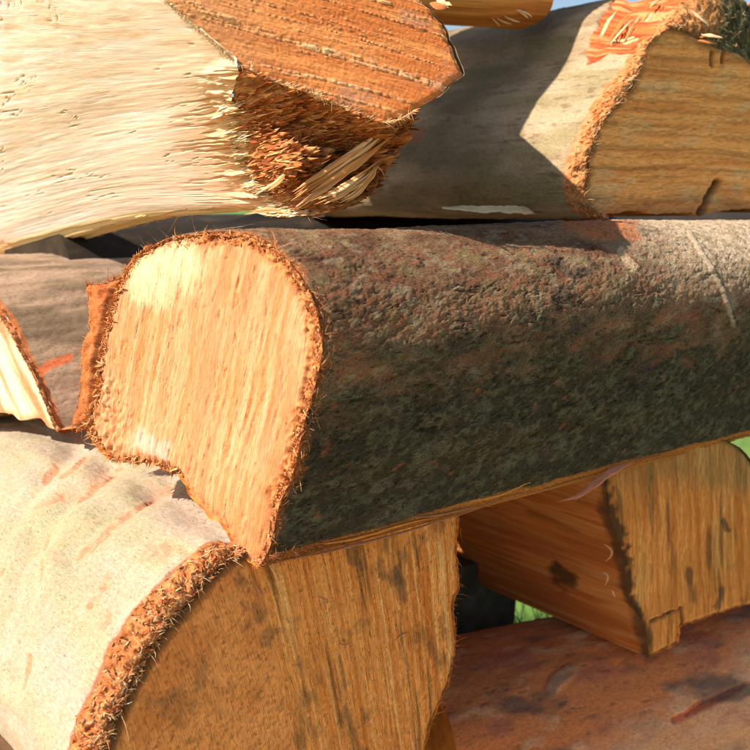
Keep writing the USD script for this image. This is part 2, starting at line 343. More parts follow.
sh1 = shards(b, ow * .6 + nC * rs.uniform(-.2, .6, (900, 1)) + tn * rs.normal(0, .9, (900, 1)), rs.uniform(.0004, .0009, 900), rs, [(.70, .28, .09), (.58, .19, .06), (.74, .40, .18)], (1.8, 1.0, .4))
k = rs.integers(0, int(len(leftC) * .75), 700); ow = unit(leftC[k] - inner.mean(0))
b = leftC[k] - ow * rs.uniform(-.001, .006, (700, 1)) + nC * rs.uniform(-.010, .001, (700, 1))
sh2 = shards(b, ow * .5 + [-.2, 0, -.6] + rs.normal(0, .5, (700, 3)), rs.uniform(.0005, .0012, 700), rs, [(.70, .32, .11), (.60, .24, .08), (.76, .44, .2)])
emit(C, 'torn_flakes', join(sh1, sh2), 'torn_wood', 'stuff', smooth=False)
# long fibres hanging along the lower edge
tip = barkC[0]
def strand(pts, r, col, parent, name='splinter', lk='fibre', flat=.5, label=None, seed=0, taper=True):
    pts = resample(np.asarray(pts), .0025); n = len(pts); tg = unit(np.gradient(pts, axis=0)); sd = unit(np.cross(tg, [.3, -.8, .5])); up = np.cross(tg, sd)
    tt = np.linspace(0, 1, n); rr = r * (np.minimum(1, 3 * (1 - tt) + .04) * np.minimum(1, .12 + 3 * tt) if taper == 'blunt' else np.minimum(1, 2.4 * (1 - tt)) * np.minimum(1, .30 + 2.5 * tt) if taper else 1) * (1 + .45 * nz(pts, 160, seed, 3)); K = 6
    pts = pts + (sd + up) * (.35 * r * nz(pts, 90, seed + 3, 2))[:, None]
    ring = [pts + sd * (rr * math.cos(a))[:, None] + up * (rr * flat * math.sin(a))[:, None] for a in np.linspace(0, 2 * math.pi, K + 1)]
    g = np.stack(ring, 1); lc = np.stack([np.broadcast_to(tt[:, None] * n * .0025, (n, K + 1)), np.broadcast_to(np.arange(K + 1) * r, (n, K + 1)), np.zeros((n, K + 1))], -1).reshape(-1, 3)
    cc = np.asarray(col) * (1 + .25 * nz(lc, (60, 900, 1), seed, 2))[:, None]
    part = Part(g.reshape(-1, 3), grid_faces(n, K + 1), cc, lc)
    return emit(parent, name, part, lk, label=label) if parent else part
def bundle(pts, n, spread, r, cols, parent, label=None, seed=0, name='splinter'):      # a splinter that has frayed into several strips
    rg0 = np.random.default_rng(seed); pts = np.asarray(pts); out = []; ax = unit(pts[-1] - pts[0])
    for i in range(n):
        o = rg0.normal(0, 1, 3); o -= ax * (o @ ax); a, b = sorted(rg0.uniform(0, 1, 2)); a *= .12; b = .55 + .45 * b
        tt = np.linspace(a, b, 5); tk = np.linspace(0, 1, len(pts)); q = np.stack([np.interp(tt, tk, pts[:, k]) for k in range(3)], 1)
        q = q + o * spread * (1 + .5 * np.linspace(-1, 1, 5)[:, None] * rg0.normal())
        out.append(strand(q, r * rg0.uniform(.5, 1.2), np.array(cols[i % len(cols)]) * rg0.uniform(.85, 1.1), None, seed=seed + i, flat=rg0.uniform(.25, .6)))
    emit(parent, name, join(*out), 'split_wood', label=label)
def slab(pts, width, lanes, r, cols, parent, wide, label=None, seed=0, name='splinter'):   # one splinter with grooves along it and a splintered end
    rg0 = np.random.default_rng(seed); pts = np.asarray(pts); ax = unit(pts[-1] - pts[0]); wide = np.asarray(wide, float); wide = unit(wide - ax * (wide @ ax)); out = []; tk = np.linspace(0, 1, len(pts))
    for i in range(lanes):
        o = wide * width * ((i + .5) / lanes - .5 + rg0.normal(0, .03)); a, b = rg0.uniform(-.05, .25), rg0.uniform(.60, 1.02); tt = np.linspace(a, b, 7)
        q = np.stack([np.interp(tt, tk, pts[:, k]) for k in range(3)], 1) + o * (1 - .35 * tt[:, None]) + np.cross(ax, wide) * rg0.normal(0, .12) * width
        out.append(strand(q, r * rg0.uniform(.85, 1.25), np.array(cols[i % len(cols)]) * rg0.uniform(.9, 1.08), None, seed=seed + i, flat=.6, taper='blunt'))
    emit(parent, name, join(*out), 'split_wood', label=label)
def along(u0, dz=0., dy=0.): return tip + C_AX * u0 + np.array([0, 0, dz]) + np.array([.5, -.8, 0]) * dy
strand([along(.004, .003, .002), along(.05, .000, .003), along(.10, -.001, .003), along(.16, .001, .004), along(.21, .003, .004)], .0009, FRESH * .8, C, seed=1)
strand([along(.03, .010, .003), along(.07, .004, .004), along(.12, .005, .004), along(.15, .002, .004)], .0008, AMBER, C, seed=2)
strand([along(.10, .012, .002), along(.14, .006, .005), along(.18, .004, .005), along(.20, .000, .005)], .0009, FRESH * .7, C, seed=3)
strand([along(.16, .010, .002), along(.20, .008, .005), along(.24, .012, .004), along(.30, .010, .003)], .0008, AMBER, C, seed=4)
dS = .74
strand(P(np.array([632, 612, 598, 588, 575, 556]), np.array([462, 472, 482, 490, 497, 502]), np.array([dS + .07, dS + .045, dS + .03, dS + .02, dS + .01, dS])), .0030, (.52, .20, .12), C, 'hanging_bark_strip', flat=.3, label='thin reddish strip of bark hanging under the log', seed=5)
strand(P(np.array([606, 592, 583, 572]), np.array([478, 484, 494, 503]), np.array([dS + .04, dS + .025, dS + .015, dS + .01])), .0016, (.50, .19, .11), C, 'hanging_bark_strip', flat=.3, label='short end of the hanging bark strip', seed=6)
k = 260; uu = rng.uniform(0.0, .05, k)
b = tip + C_AX * uu[:, None] + np.array([.35, -.55, .7]) * rng.uniform(.002, .016, (k, 1))
emit(C, 'sawdust_tufts', fibre_part(b, rng.normal(0, 1, (k, 3)) + [.3, -.5, .3], rng.gamma(3, .001, k), rng.uniform(.0002, .0004, k), rng, [RUST, (.45, .2, .1), UMBER], curl=.7), 'fibre', 'stuff')

# ================================================================ generic log for the others
def ring_log(parent, outer_px, inner_px, p0, n, axis, L, near, back, seed, bark_fn, rim_cols, step_v=.0011, step_u=.0016, rim_step=.0009, nfib=2200, fib_len=.0016, rim_fn=None):
    """Bark swept along the axis from the outer line, and a frayed rim running in to the inner line of the sawn end."""
    outer = smooth_line(resample(on_plane(outer_px, p0 - n * back, n), step_v), 6)
    inner = smooth_line(resample(on_plane(inner_px, p0, n), step_v), 6)
    us = u_steps(near, L, step_u)
    G = sweep_grid(outer, axis, us); Nn = grid_normals(G)
    Nn *= np.sign(((outer - np.vstack([outer, inner]).mean(0)) * Nn[0]).sum())
    arc = np.r_[0, np.cumsum(np.linalg.norm(np.diff(outer, axis=0), axis=1))]
    UU, VV = np.meshgrid(us, arc, indexing='ij'); lc = np.stack([UU, VV, 0 * UU], -1).reshape(-1, 3)
    g, nn = G.reshape(-1, 3), Nn.reshape(-1, 3)
    d, col = bark_fn(lc, proj(g), arc[-1], g)
    v = g + nn * d[:, None]
    f = orient(v, grid_faces(*UU.shape), nn.sum(0))
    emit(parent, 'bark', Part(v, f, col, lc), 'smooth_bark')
    # rim band
    m = 26; o2 = v.reshape(*UU.shape, 3)[0]; tt = np.linspace(0, 1, len(o2)); i2 = np.stack([np.interp(tt, np.linspace(0, 1, len(inner)), inner[:, k]) for k in range(3)], 1)
    w = np.linspace(0, 1, m)[:, None, None]; R = o2[None] * (1 - w) + i2[None] * w
    bulge = (np.sin(np.linspace(0, np.pi, m)))[:, None, None]
    R = R + n * .004 * bulge
    r = R.reshape(-1, 3); rn = unit(n - axis * 0 + nn.reshape(*UU.shape, 3)[0]); rn = np.broadcast_to(rn[None], R.shape).reshape(-1, 3)
    wv = np.broadcast_to(w[..., 0], R.shape[:2]).ravel()
    rag = sst(wv, 0, .15) * sst(wv, 1, .9)
    r = r + rn * ((.0042 * nz(r, 170, seed + 50, 4) + .0018 * nz(r, 600, seed + 51, 2)) * rag)[:, None]
    cr = mix(rim_cols[0], rim_cols[1], sst(nz(r, 260, seed + 52, 3), -.3, .35)); cr = mix(cr, rim_cols[2], sst(wv + .3 * nz(r, 200, seed + 53), .62, .95))
    if rim_fn: cr = rim_fn(proj(r), cr, r)
    rf = orient(r, grid_faces(*R.shape[:2]), rn.sum(0))
    emit(parent, 'frayed_rim', Part(r, rf, cr, r), 'torn_wood')
    rg = np.random.default_rng(seed); k = rg.integers(0, len(r), nfib)
    tn = np.broadcast_to(unit(np.gradient(o2, axis=0))[None], R.shape).reshape(-1, 3)[k]
    inw = unit(i2 - o2); inw = np.broadcast_to(inw[None], R.shape).reshape(-1, 3)[k]
    rs = np.random.default_rng(seed + 7); kk = rs.integers(0, len(r), nfib // 3); kk = kk[proj(r[kk])[:, 0] < 690] if rim_fn else kk; m_ = len(kk)
    emit(parent, 'torn_flakes', shards(r[kk] + rn[kk] * .0004, np.broadcast_to(unit(i2 - o2)[None], R.shape).reshape(-1, 3)[kk] * rs.uniform(-.2, 1, (m_, 1)) + rn[kk] * rs.uniform(0, .5, (m_, 1)) + np.broadcast_to(unit(np.gradient(o2, axis=0))[None], R.shape).reshape(-1, 3)[kk] * rs.normal(0, .7, (m_, 1)), rs.uniform(.0004, .0011, m_), rs, [np.array(c_) * [.92, .64, .48] for c_ in rim_cols[3]], (1.9, 1.0, .4)), 'torn_wood', 'stuff', smooth=False)
    nfib = nfib // 3; k = k[:nfib]; tn = np.broadcast_to(unit(np.gradient(o2, axis=0))[None], R.shape).reshape(-1, 3)[k]; inw = np.broadcast_to(unit(i2 - o2)[None], R.shape).reshape(-1, 3)[k]
    fb = fibre_part(r[k], rn[k] * rg.uniform(.1, .8, (nfib, 1)) + inw * rg.normal(.35, .5, (nfib, 1)) + tn * rg.normal(0, .55, (nfib, 1)), rg.gamma(3, fib_len, nfib), rg.uniform(.0002, .0005, nfib), rg, rim_cols[3], curl=.5)
    emit(parent, 'frayed_fibres', fb, 'fibre', 'stuff')
    return outer, inner, v.reshape(*UU.shape, 3)
def swept(parent, name, line, axis, L, fn, lk, near=.3, step_u=.002, label=None, out=None):
    us = u_steps(near, L, step_u); G = sweep_grid(line, axis, us); Nn = grid_normals(G)
    out = np.asarray(out, float) if out is not None else None
    if out is not None: Nn *= np.sign((Nn.reshape(-1, 3) @ out).sum())
    arc = np.r_[0, np.cumsum(np.linalg.norm(np.diff(line, axis=0), axis=1))]
    UU, VV = np.meshgrid(us, arc, indexing='ij'); lc = np.stack([UU, VV, 0 * UU], -1).reshape(-1, 3)
    g, nn = G.reshape(-1, 3), Nn.reshape(-1, 3); d, col = fn(lc, proj(g), arc[-1], g)
    v = g + nn * np.asarray(d)[:, None]
    f = orient(v, grid_faces(*UU.shape), nn.sum(0))
    emit(parent, name, Part(v, f, col, lc), lk, label=label)
    return v.reshape(*UU.shape, 3)
def far_cap(parent, poly3, axis, L, col, name='far_end'):
    v, f, rim, nb = fill(poly3 + axis * L, axis, .012); emit(parent, name, Part(v, f, np.tile(col, (len(v), 1)), v), 'sawn_wood')
def plain_wood(a, b, seed, amp=.0015, across=260, along=8):
    def fn(lc, px, L, g):
        e = np.minimum(1, np.minimum(lc[:, 1], L - lc[:, 1]) / .01)
        return e * amp * nz(lc, (along * 1.5, across * .7, 1), seed), mix(a, b, sst(nz(lc, (along, across, 1), seed + 1), -.4, .4))
    return fn
def plain_bark(a, b, c, seed, amp=.003):
    def fn(lc, px, L, g):
        m = nz(lc, (14, 26, 1), seed, 3); k = nz(lc, (70, 110, 1), seed + 1, 4); h = nz(lc, (260, 380, 1), seed + 2, 3)
        return amp * m + .3 * amp * k + .0004 * h, mix(mix(a, b, sst(m + .6 * k, -.5, .5)), c, .8 * sst(k, .15, .5))
    return fn

# ================================================================ E: the thick pale-barked log at the lower left
E = thing('split_log', 'thick log with pale greenish bark and a broad brown sawn end at the bottom left', 'log')
nE = unit([.62, -.784, 0]); pE = tip - nE * .010 + np.array([0, 0, -.004])
outE = [(276, 518), (256, 528), (236, 538), (222, 541), (205, 547), (188, 560), (168, 576), (146, 604), (118, 637), (99, 671), (82, 704), (68, 745), (62, 770), (64, 797), (80, 832), (110, 870), (150, 900), (210, 920)]
inE = [(278, 540), (258, 548), (240, 556), (233, 559), (215, 574), (197, 594), (182, 612), (166, 632), (148, 660), (132, 688), (119, 715), (108, 745), (100, 768), (100, 792), (113, 822), (135, 852), (170, 878), (215, 900)]
gouges = [([(90, 215), (140, 180)], 3.2), ([(185, 185), (215, 150), (270, 115)], 4.5), ([(110, 370), (108, 310), (125, 240)], 2.2), ([(180, 320), (260, 240), (320, 195), (390, 145)], 2.6), ([(215, 300), (250, 258)], 2.6), ([(340, 318), (362, 295), (400, 280), (432, 300)], 5), ([(55, 612), (72, 540)], 2), ([(104, 137), (130, 100)], 3), ([(150, 128), (195, 98)], 3), ([(0, 400), (22, 350)], 2.2), ([(205, 425), (250, 360)], 2.4), ([(232, 470), (245, 445)], 4)]
gouges = [([(x * .44, 420 + y * .44) for x, y in l], w) for l, w in gouges]
folds = [[(0, 560), (25, 520), (45, 480), (75, 445)], [(15, 680), (35, 610), (45, 560), (75, 500), (110, 470)], [(75, 565), (110, 525), (170, 485)], [(8, 640), (28, 580), (40, 540)]]
def barkE(lc, px, L, g):
    w = nz(lc, (9, 9, 1), 3, 3); k = nz(lc, (60, 90, 1), 4, 4); h = nz(lc, (260, 260, 1), 5, 3)
    d = .006 * w + .0010 * k + .0003 * h
    for i, fo in enumerate(folds):
        x = seg_dist(px + 5 * w[:, None], fo); d = d - .0022 * np.exp(-(x / 8) ** 2) + .0016 * np.exp(-((x - 20) / 14) ** 2)
    col = mix((.40, .315, .235), (.335, .295, .185), sst(w + .5 * k, -.4, .5))
    col = mix(col, (.48, .35, .255), .7 * sst(nz(lc, (16, 16, 1), 6, 3), 0, .45))
    col = mix(col, (.32, .30, .155), .5 * sst(nz(lc, (7, 30, 1), 7, 4), .05, .5))
    col = mix(col, (.48, .42, .33), .2 * sst(nz(lc, (120, 40, 1), 8, 4), .1, .45))
    for i, (l, wd) in enumerate(gouges):
        x = seg_dist(px, l) + wd * 1.3 * nz(lc, (90, 150, 1), 10 + i, 4) + 1.5 * nz(lc, (420, 420, 1), 60 + i, 2); mk = sst(x, wd * 1.3, wd * .2) * sst(nz(lc, (60, 90, 1), 80 + i, 3), -.5, .1)
        d = d - .0016 * mk; col = mix(col, mix((.50, .15, .055), (.40, .07, .022), sst(k, -.3, .3)), mk * (.95 if wd < 4.8 else .6))
        col = mix(col, (.54, .30, .17), .5 * sst(x, wd * 2.6, wd))
    col = mix(col, (.52, .29, .16), .55 * sst(nz(lc, (45, 45, 1), 30, 3) , .36, .6)); col = mix(col, (.25, .2, .12), .2 * sst(nz(lc, (130, 320, 1), 31, 3), .42, .56)); wr = nz(lc, (90, 14, 1), 32, 4); d = d + .0005 * wr; col = mix(col, (.30, .27, .17), .35 * sst(np.abs(wr), .06, 0))
    col = mix(col, (.30, .11, .05), sst(lc[:, 0] + .002 * k, .005, .001))
    d = d + .003 * sst(lc[:, 0], .02, 0) * (.4 + k)
    return d, col
outerE, innerE, _ = ring_log(E, outE, inE, pE, nE, E_AX, .75, .45, .010, 100, barkE, [(.62, .19, .06), (.66, .31, .11), (.10, .05, .02), [(.70, .42, .18), (.74, .52, .28), (.62, .26, .09), (.80, .64, .42)]], step_v=.0010, step_u=.0012, nfib=3600, fib_len=.0013)
restE = on_plane([(278, 540), (300, 505), (350, 487), (440, 470), (459, 488), (459, 502), (457, 555), (460, 588), (454, 603), (456, 644), (450, 678), (431, 726), (424, 755), (412, 830), (380, 885), (300, 910), (215, 900)], pE, nE)
restE = resample(restE, .0012); restE[1:-1] += nz(restE[1:-1], 220, 4)[:, None] * .0016 * unit(np.cross(np.gradient(restE, axis=0)[1:-1], nE))
polyE = np.vstack([innerE[::-1], restE[1:-1]])
v, f, rim, s, t, n, nb = end_face(polyE, nE, .0010, (30, 110), (340, 640), pE, None, 2)
px = proj(v); X, Y = px[:, 0], px[:, 1]
fan = (X - 250) - (Y - 560) * (.30 - .0011 * (X - 250))                 # saw lines fanning out downwards
fan2 = fan / 1500
q = np.stack([fan2, t, 0 * s], 1); iso = np.stack([s, t, 0 * s], 1)
zone = sst(fan, -8, 6)                                                  # smooth on the left of the seam, streaked on the right
st = nz(q, (420, 9, 1), 1, 4); blot = nz(iso, (38, 38, 1), 2, 4); sp = nz(iso, (420, 420, 1), 3, 3)
d = zone * (.0009 * st + .0004 * nz(q, (1100, 60, 1), 4, 2)) + .0006 * sp * (1 - .5 * zone) + .0018 * nz(iso, (14, 14, 1), 5, 2) - .003 * sst(np.abs(fan), 4, 0) * sst(Y, 640, 560)
d -= .0025 * sst(rim, .006, 0)
col = mix((.80, .345, .09), (.66, .25, .06), sst(blot + .4 * sp, -.4, .5))
cs = mix((.80, .34, .08), (.64, .215, .04), sst(st, -.25, .4)); cs = mix(cs, (.86, .50, .16), .8 * sst(nz(q, (700, 7, 1), 6, 3), .2, .5))
cs = mix(cs, (.22, .10, .03), .8 * sst(nz(q, (260, 9, 1), 7, 4), .28, .55))
col = mix(col, cs, zone)
for l, wd, a in [([(386, 540), (390, 575)], 12, .8), ([(405, 560), (402, 590)], 14, .7), ([(425, 640), (440, 660)], 16, .7), ([(300, 735), (310, 700)], 15, .75), ([(205, 660), (185, 720)], 12, .45), ([(240, 580), (258, 620)], 8, .6), ([(350, 720), (360, 750)], 10, .7), ([(345, 545), (350, 560)], 6, .7)]:
    col = mix(col, SOOT * 2.2, a * .75 * sst(seg_dist(px, l) + 26 * nz(iso, (150, 60, 1), int(wd), 5), wd * 1.1, -wd * .5))
col = mix(col, (.24, .13, .05), .55 * sst(nz(iso, (60, 60, 1), 12, 4), .25, .6))
col = mix(col, (.20, .10, .04), .6 * sst(nz(iso, (420, 330, 1), 13, 3), .50, .62))
col = mix(col, (.07, .045, .025), .8 * sst(rim + .004 * blot, .010, .001) * sst(X, 262, 240))
emit(E, 'sawn_end', Part(v + n * d[:, None], f, col, np.stack([t, fan2, s * .2], 1)), 'sawn_wood')
swept(E, 'split_face', restE, E_AX, .75, plain_wood(AMBER, UMBER * 2, 5), 'split_wood', .05, .004)
far_cap(E, polyE, E_AX, .74, AMBER)
k = 240; rg = np.random.default_rng(8); i = rg.integers(20, len(restE) - 200, k)
emit(E, 'edge_fibres', fibre_part(restE[i] + rg.normal(0, .0008, (k, 3)), nE + rg.normal(0, .6, (k, 3)), rg.gamma(3, .0012, k), rg.uniform(.00015, .0003, k), rg, [AMBER, FRESH], curl=.5), 'fibre', 'stuff')
# curls of shaving on the end
for px_, d_ in [([(395, 640), (402, 634), (412, 632)], 0), ([(338, 640), (346, 645), (352, 640)], 0), ([(255, 584), (262, 596), (265, 606)], 0), ([(318, 596), (330, 602)], 0), ([(398, 604), (396, 590)], 0), ([(238, 602), (246, 612), (240, 618)], 0)]:
    pts = on_plane(px_, pE + nE * .003, nE); strand(pts, .0006, FRESH * .85, E, 'shaving', seed=len(px_))

# ================================================================ B: the log at the upper right with the torn top
B = thing('split_log', 'upper right log with grey bark, orange torn top and brown sawn end', 'log')
def zb(*pts): return [(540 + x * .3066, y * .3066) for x, y in pts]
nB = unit([.60, -.80, .02]); pB = P(660, 200, .875)
outB = [(600, 222), (578, 212)] + zb((100, 650), (90, 590), (110, 500), (150, 400), (200, 310), (290, 200), (330, 128)) + [(654, 13), (678, -8), (715, -19), (755, -6), (800, 32)]
inB = [(606, 214), (590, 206)] + zb((150, 640), (160, 540), (190, 430), (230, 370), (310, 270), (352, 140), (440, 97), (520, 132), (580, 160), (640, 175), (690, 212)) + [(800, 98)]
tornB = shapely.Polygon([(622, -14), (589, 41), (586, 64), (607, 51), (632, 52), (641, 40), (652, 60), (760, 80), (765, -60), (650, -60)])
def barkB(lc, px, L, g):
    w = nz(lc, (8, 14, 1), 3, 3); k = nz(lc, (50, 110, 1), 4, 4); h = nz(lc, (240, 300, 1), 5, 3); wr = nz(lc, (12, 160, 1), 9, 3)
    d = .003 * w + .0006 * k + .0003 * h + .0004 * wr
    jit = px + 4 * np.stack([k, nz(lc, (60, 60, 1), 8, 3)], 1)
    sdist = shapely.distance(tornB, shapely.points(jit)); ins = sst(sdist, 1.2, 0)
    dep = shapely.distance(tornB.exterior, shapely.points(jit)) * ins
    col = mix((.40, .30, .18), (.27, .19, .105), sst(w + .6 * k, -.4, .4))
    col = mix(col, (.44, .34, .22), .5 * sst(nz(lc, (20, 60, 1), 6, 3), 0, .45)); col = mix(col, (.22, .19, .08), .6 * sst(nz(lc, (9, 40, 1), 7, 4), .05, .45)); col = mix(col, (.13, .105, .05), .75 * sst(lc[:, 0] + .05 * w, .08, .20) * sst(nz(lc, (12, 30, 1), 17, 4), -.4, .3)); lt = sst(nz(lc, (60, 420, 1), 18, 3), .34, .5); col = mix(col, (.14, .09, .05), .6 * lt); d = d + .0005 * lt  # shade away from the sawn end painted in as darker mottled olive
    fib = nz(lc, (14, 420, 1), 12, 4)
    tc = mix((.54, .15, .035), (.36, .06, .016), sst(fib, -.25, .35)); tc = mix(tc, (.74, .40, .17), .6 * sst(nz(lc, (12, 160, 1), 13, 3), .2, .45))
    d = d - ins * (.002 + .008 * sst(dep, 0, 16)) + ins * (.0022 * fib + .004 * nz(lc, (30, 80, 1), 14, 2))
    col = mix(col, tc, ins)
    ms = sst(np.minimum(seg_dist(px, [(752, 28), (735, 45)]), seg_dist(px, [(760, 10), (752, 45)])) + 9 * k, 15, 8)
    d = d + ms * (.008 + .003 * h + .003 * k); col = mix(col, mix((.05, .045, .025), (.20, .19, .10), sst(h + k, -.3, .5)), ms)
    col = mix(col, (.30, .12, .05), .8 * sst(seg_dist(px, [(395, 150), (420, 132)]) + 7 * k, 9, 3))
    rm = sst(lc[:, 0] + .003 * k, .008, .003); col = mix(col, mix((.60, .26, .12), RUST, sst(h, -.3, .3)), rm * (1 - ins))
    return d, col
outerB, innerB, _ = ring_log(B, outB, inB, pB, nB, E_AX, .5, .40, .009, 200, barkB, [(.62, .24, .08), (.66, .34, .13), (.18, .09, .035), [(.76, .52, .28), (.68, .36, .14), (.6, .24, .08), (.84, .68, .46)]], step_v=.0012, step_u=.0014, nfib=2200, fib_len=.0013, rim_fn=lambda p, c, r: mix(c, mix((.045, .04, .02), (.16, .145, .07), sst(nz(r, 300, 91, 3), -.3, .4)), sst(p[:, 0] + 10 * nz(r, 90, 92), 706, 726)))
restB = on_plane([(800, 98), (835, 150), (825, 205), (790, 212), (750, 208), (712, 212), (700, 216), (690, 212), (660, 214), (640, 210), (620, 212), (606, 214)], pB, nB)
restB = resample(restB, .0012); restB[1:-1] += nz(restB[1:-1], 180, 4)[:, None] * .0022 * unit(np.cross(np.gradient(restB, axis=0)[1:-1], nB))
polyB = np.vstack([innerB, restB[1:-1]])
v, f, rim, s, t, n, nb = end_face(polyB, nB, .0011, (100, 4), (690, 130), pB, None, 3)
px = proj(v); q = np.stack([s + .004 * nz(np.stack([s, t, 0 * s], 1), (12, 12, 1), 22, 2), t, 0 * s], 1)
rg_ = nz(q, (190, 9, 1), 1, 4); steps = sst(((q[:, 0] * 62 + .6 * nz(q, (30, 6, 1), 8)) % 1), 0, .18) * sst(((q[:, 0] * 62 + .6 * nz(q, (30, 6, 1), 8)) % 1), 1, .5)
d = .0008 * rg_ + .0006 * steps + .0005 * nz(q, (700, 120, 1), 2, 3)
ck = sst(seg_dist(px, [(718, 182), (710, 194), (699, 215)]) + 1.5 * rg_, 4.5, 1.5) + .8 * sst(np.minimum(seg_dist(px, [(728, 28), (722, 62)]), seg_dist(px, [(712, 52), (711, 65)])), 2.5, .8)
d -= .008 * np.clip(ck, 0, 1); d *= sst(rim, 0, .003)
col = mix((.80, .37, .11), (.68, .27, .07), sst(rg_, -.35, .4)); col = mix(col, (.46, .19, .05), .55 * sst(nz(q, (330, 9, 1), 5, 4), .2, .5))
col = mix(col, (.66, .44, .20), .6 * sst(nz(q, (60, 25, 1), 6, 3), .1, .5)); col = mix(col, SOOT * 1.5, np.clip(ck, 0, 1) * .8)
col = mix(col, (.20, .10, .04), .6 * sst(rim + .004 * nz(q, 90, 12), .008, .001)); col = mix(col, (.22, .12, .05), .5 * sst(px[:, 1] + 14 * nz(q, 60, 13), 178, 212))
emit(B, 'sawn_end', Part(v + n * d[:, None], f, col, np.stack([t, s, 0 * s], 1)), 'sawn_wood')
swept(B, 'split_face', restB, E_AX, .5, plain_wood(OCHRE, AMBER, 6), 'split_wood', .1, .003)
far_cap(B, polyB, E_AX, .49, AMBER)
# the pale lip of wood along the torn top and splinters standing in it
dB = .862
lip = P(np.array([608, 622, 640, 658, 676]), np.array([44, 44, 38, 33, 29]), dB + np.array([.020, .015, .008, .004, .003]))
slab(lip, .010, 7, .0012, [(.86, .70, .48), (.84, .62, .38), (.80, .54, .28)], B, [0, .6, 1], 'pale lip of split wood along the torn top', 11)
for a, b_, n_ in [((650, 24), (668, 14), 4), ((650, 7), (664, 0), 3), ((698, 38), (724, 41), 3), ((664, 14), (694, 20), 3), ((638, 32), (656, 4), 3), ((688, 10), (714, 32), 3), ((600, 38), (620, 6), 3), ((608, 44), (632, 10), 3), ((624, 42), (642, 12), 3)]:
    bundle(P(np.array([a[0], (a[0] + b_[0]) / 2, b_[0]]), np.array([a[1], (a[1] + b_[1]) / 2 - 1.5, b_[1]]), dB + np.array([.012, .014, .02])), n_, .0016, .0016, [[(.80, .50, .25), (.66, .26, .08), (.84, .62, .36)][(int(a[0] + a[1]) + z) % 3] for z in range(2)], B, None, a[0])
k = 420; rg = np.random.default_rng(12); q_ = np.c_[rg.uniform(560, 605, k), rg.uniform(196, 222, k)]
emit(B, 'hanging_fibres', fibre_part(P(q_[:, 0], q_[:, 1], .862 + rg.uniform(-.004, .01, k)), rg.normal(0, .8, (k, 3)) + [.4, -.5, -.5], rg.gamma(3, .002, k), rg.uniform(.0003, .0008, k), rg, [RUST, UMBER, (.5, .22, .1)], curl=.6), 'fibre', 'stuff')

# ================================================================ A: the big split log at the upper left
A_ = thing('split_log', 'big split log with a glaring cream face and orange sawn end at the top left', 'log')
aA = unit([-.62, .74, -.10]); nS = unit([.36, -.89, .28]); pS = P(350, 80, .594)
e0, e1 = on_plane([(165, 0), (240, 65)], pS, nS); nF = unit(np.cross(aA, e1 - e0)); nF *= np.sign(nF @ (CAM - e0))
sawA_px = [(240, 65), (268, 80), (300, 90), (345, 108), (385, 122), (415, 110), (425, 104), (441, 95), (450, 84), (464, 74), (461, 66), (457, 58), (454, 48), (449, 40), (447, 30), (442, 22), (434, 14), (430, 7), (422, 1), (404, -25), (365, -75), (300, -140), (170, -200), (40, -112), (100, -56), (165, 0)]
lin = lambda pts, n: np.stack([np.interp(np.linspace(0, 1, n), np.r_[0, np.cumsum(np.linalg.norm(np.diff(pts, axis=0), axis=1))] / np.linalg.norm(np.diff(pts, axis=0), axis=1).sum(), pts[:, k]) for k in range(3)], 1)
sawA = lin(on_plane(sawA_px + sawA_px[:1], pS, nS), 900)[:-1]; sawA += nz(sawA, 260, 2)[:, None] * .0007 * unit(sawA - sawA.mean(0))
v, f, rim, s, t, n, nb = end_face(sawA, nS, .00078, (100, 27), (330, 60), pS, None, 4)
px = proj(v); q = np.stack([s, t, 0 * s], 1)
q = q + .0035 * np.stack([nz(q, (28, 9, 1), 3, 3), nz(q, (40, 40, 1), 33, 2), 0 * s], 1)
line = lambda fr, sd, w_: sst(np.abs(nz(q, (fr, fr * .035, 1), sd, 2)), w_, 0)
jag = sst(nz(q, (500, 420, 1), 16, 3), -.5, .25)
ridge = np.clip(line(170, 4, .085) * jag * sst(nz(q, (60, 14, 1), 20, 2), -.55, .1) + .6 * line(380, 5, .09) * sst(nz(q, (420, 300, 1), 19, 3), -.2, .3) * sst(nz(q, (50, 18, 1), 21, 2), -.2, .3), 0, 1)
scallop = nz(q, (110, 6, 1), 23, 2)
d = .0012 * ridge + .0009 * scallop + .0004 * nz(q, (700, 60, 1), 6, 3) + .0003 * nz(q, 900, 7, 2) - .002 * sst(rim, .004, 0)
col = mix((.74, .29, .09), (.62, .20, .055), sst(nz(q, (120, 20, 1), 8), -.4, .4)); col = mix(col, (.86, .56, .30), np.clip(ridge * 1.1, 0, 1)); col = mix(col, (.44, .13, .04), .6 * sst(nz(q, (420, 40, 1), 18, 4), .18, .5))
col = mix(col, (.48, .26, .17), .5 * sst(nz(q, (60, 30, 1), 9, 4), .2, .5)); col = mix(col, (.70, .38, .17), sst(px[:, 0], 300, 200) * .5)
emit(A_, 'sawn_end', Part(v + n * d[:, None], f, col, np.stack([t, s, 0 * s], 1)), 'sawn_wood')
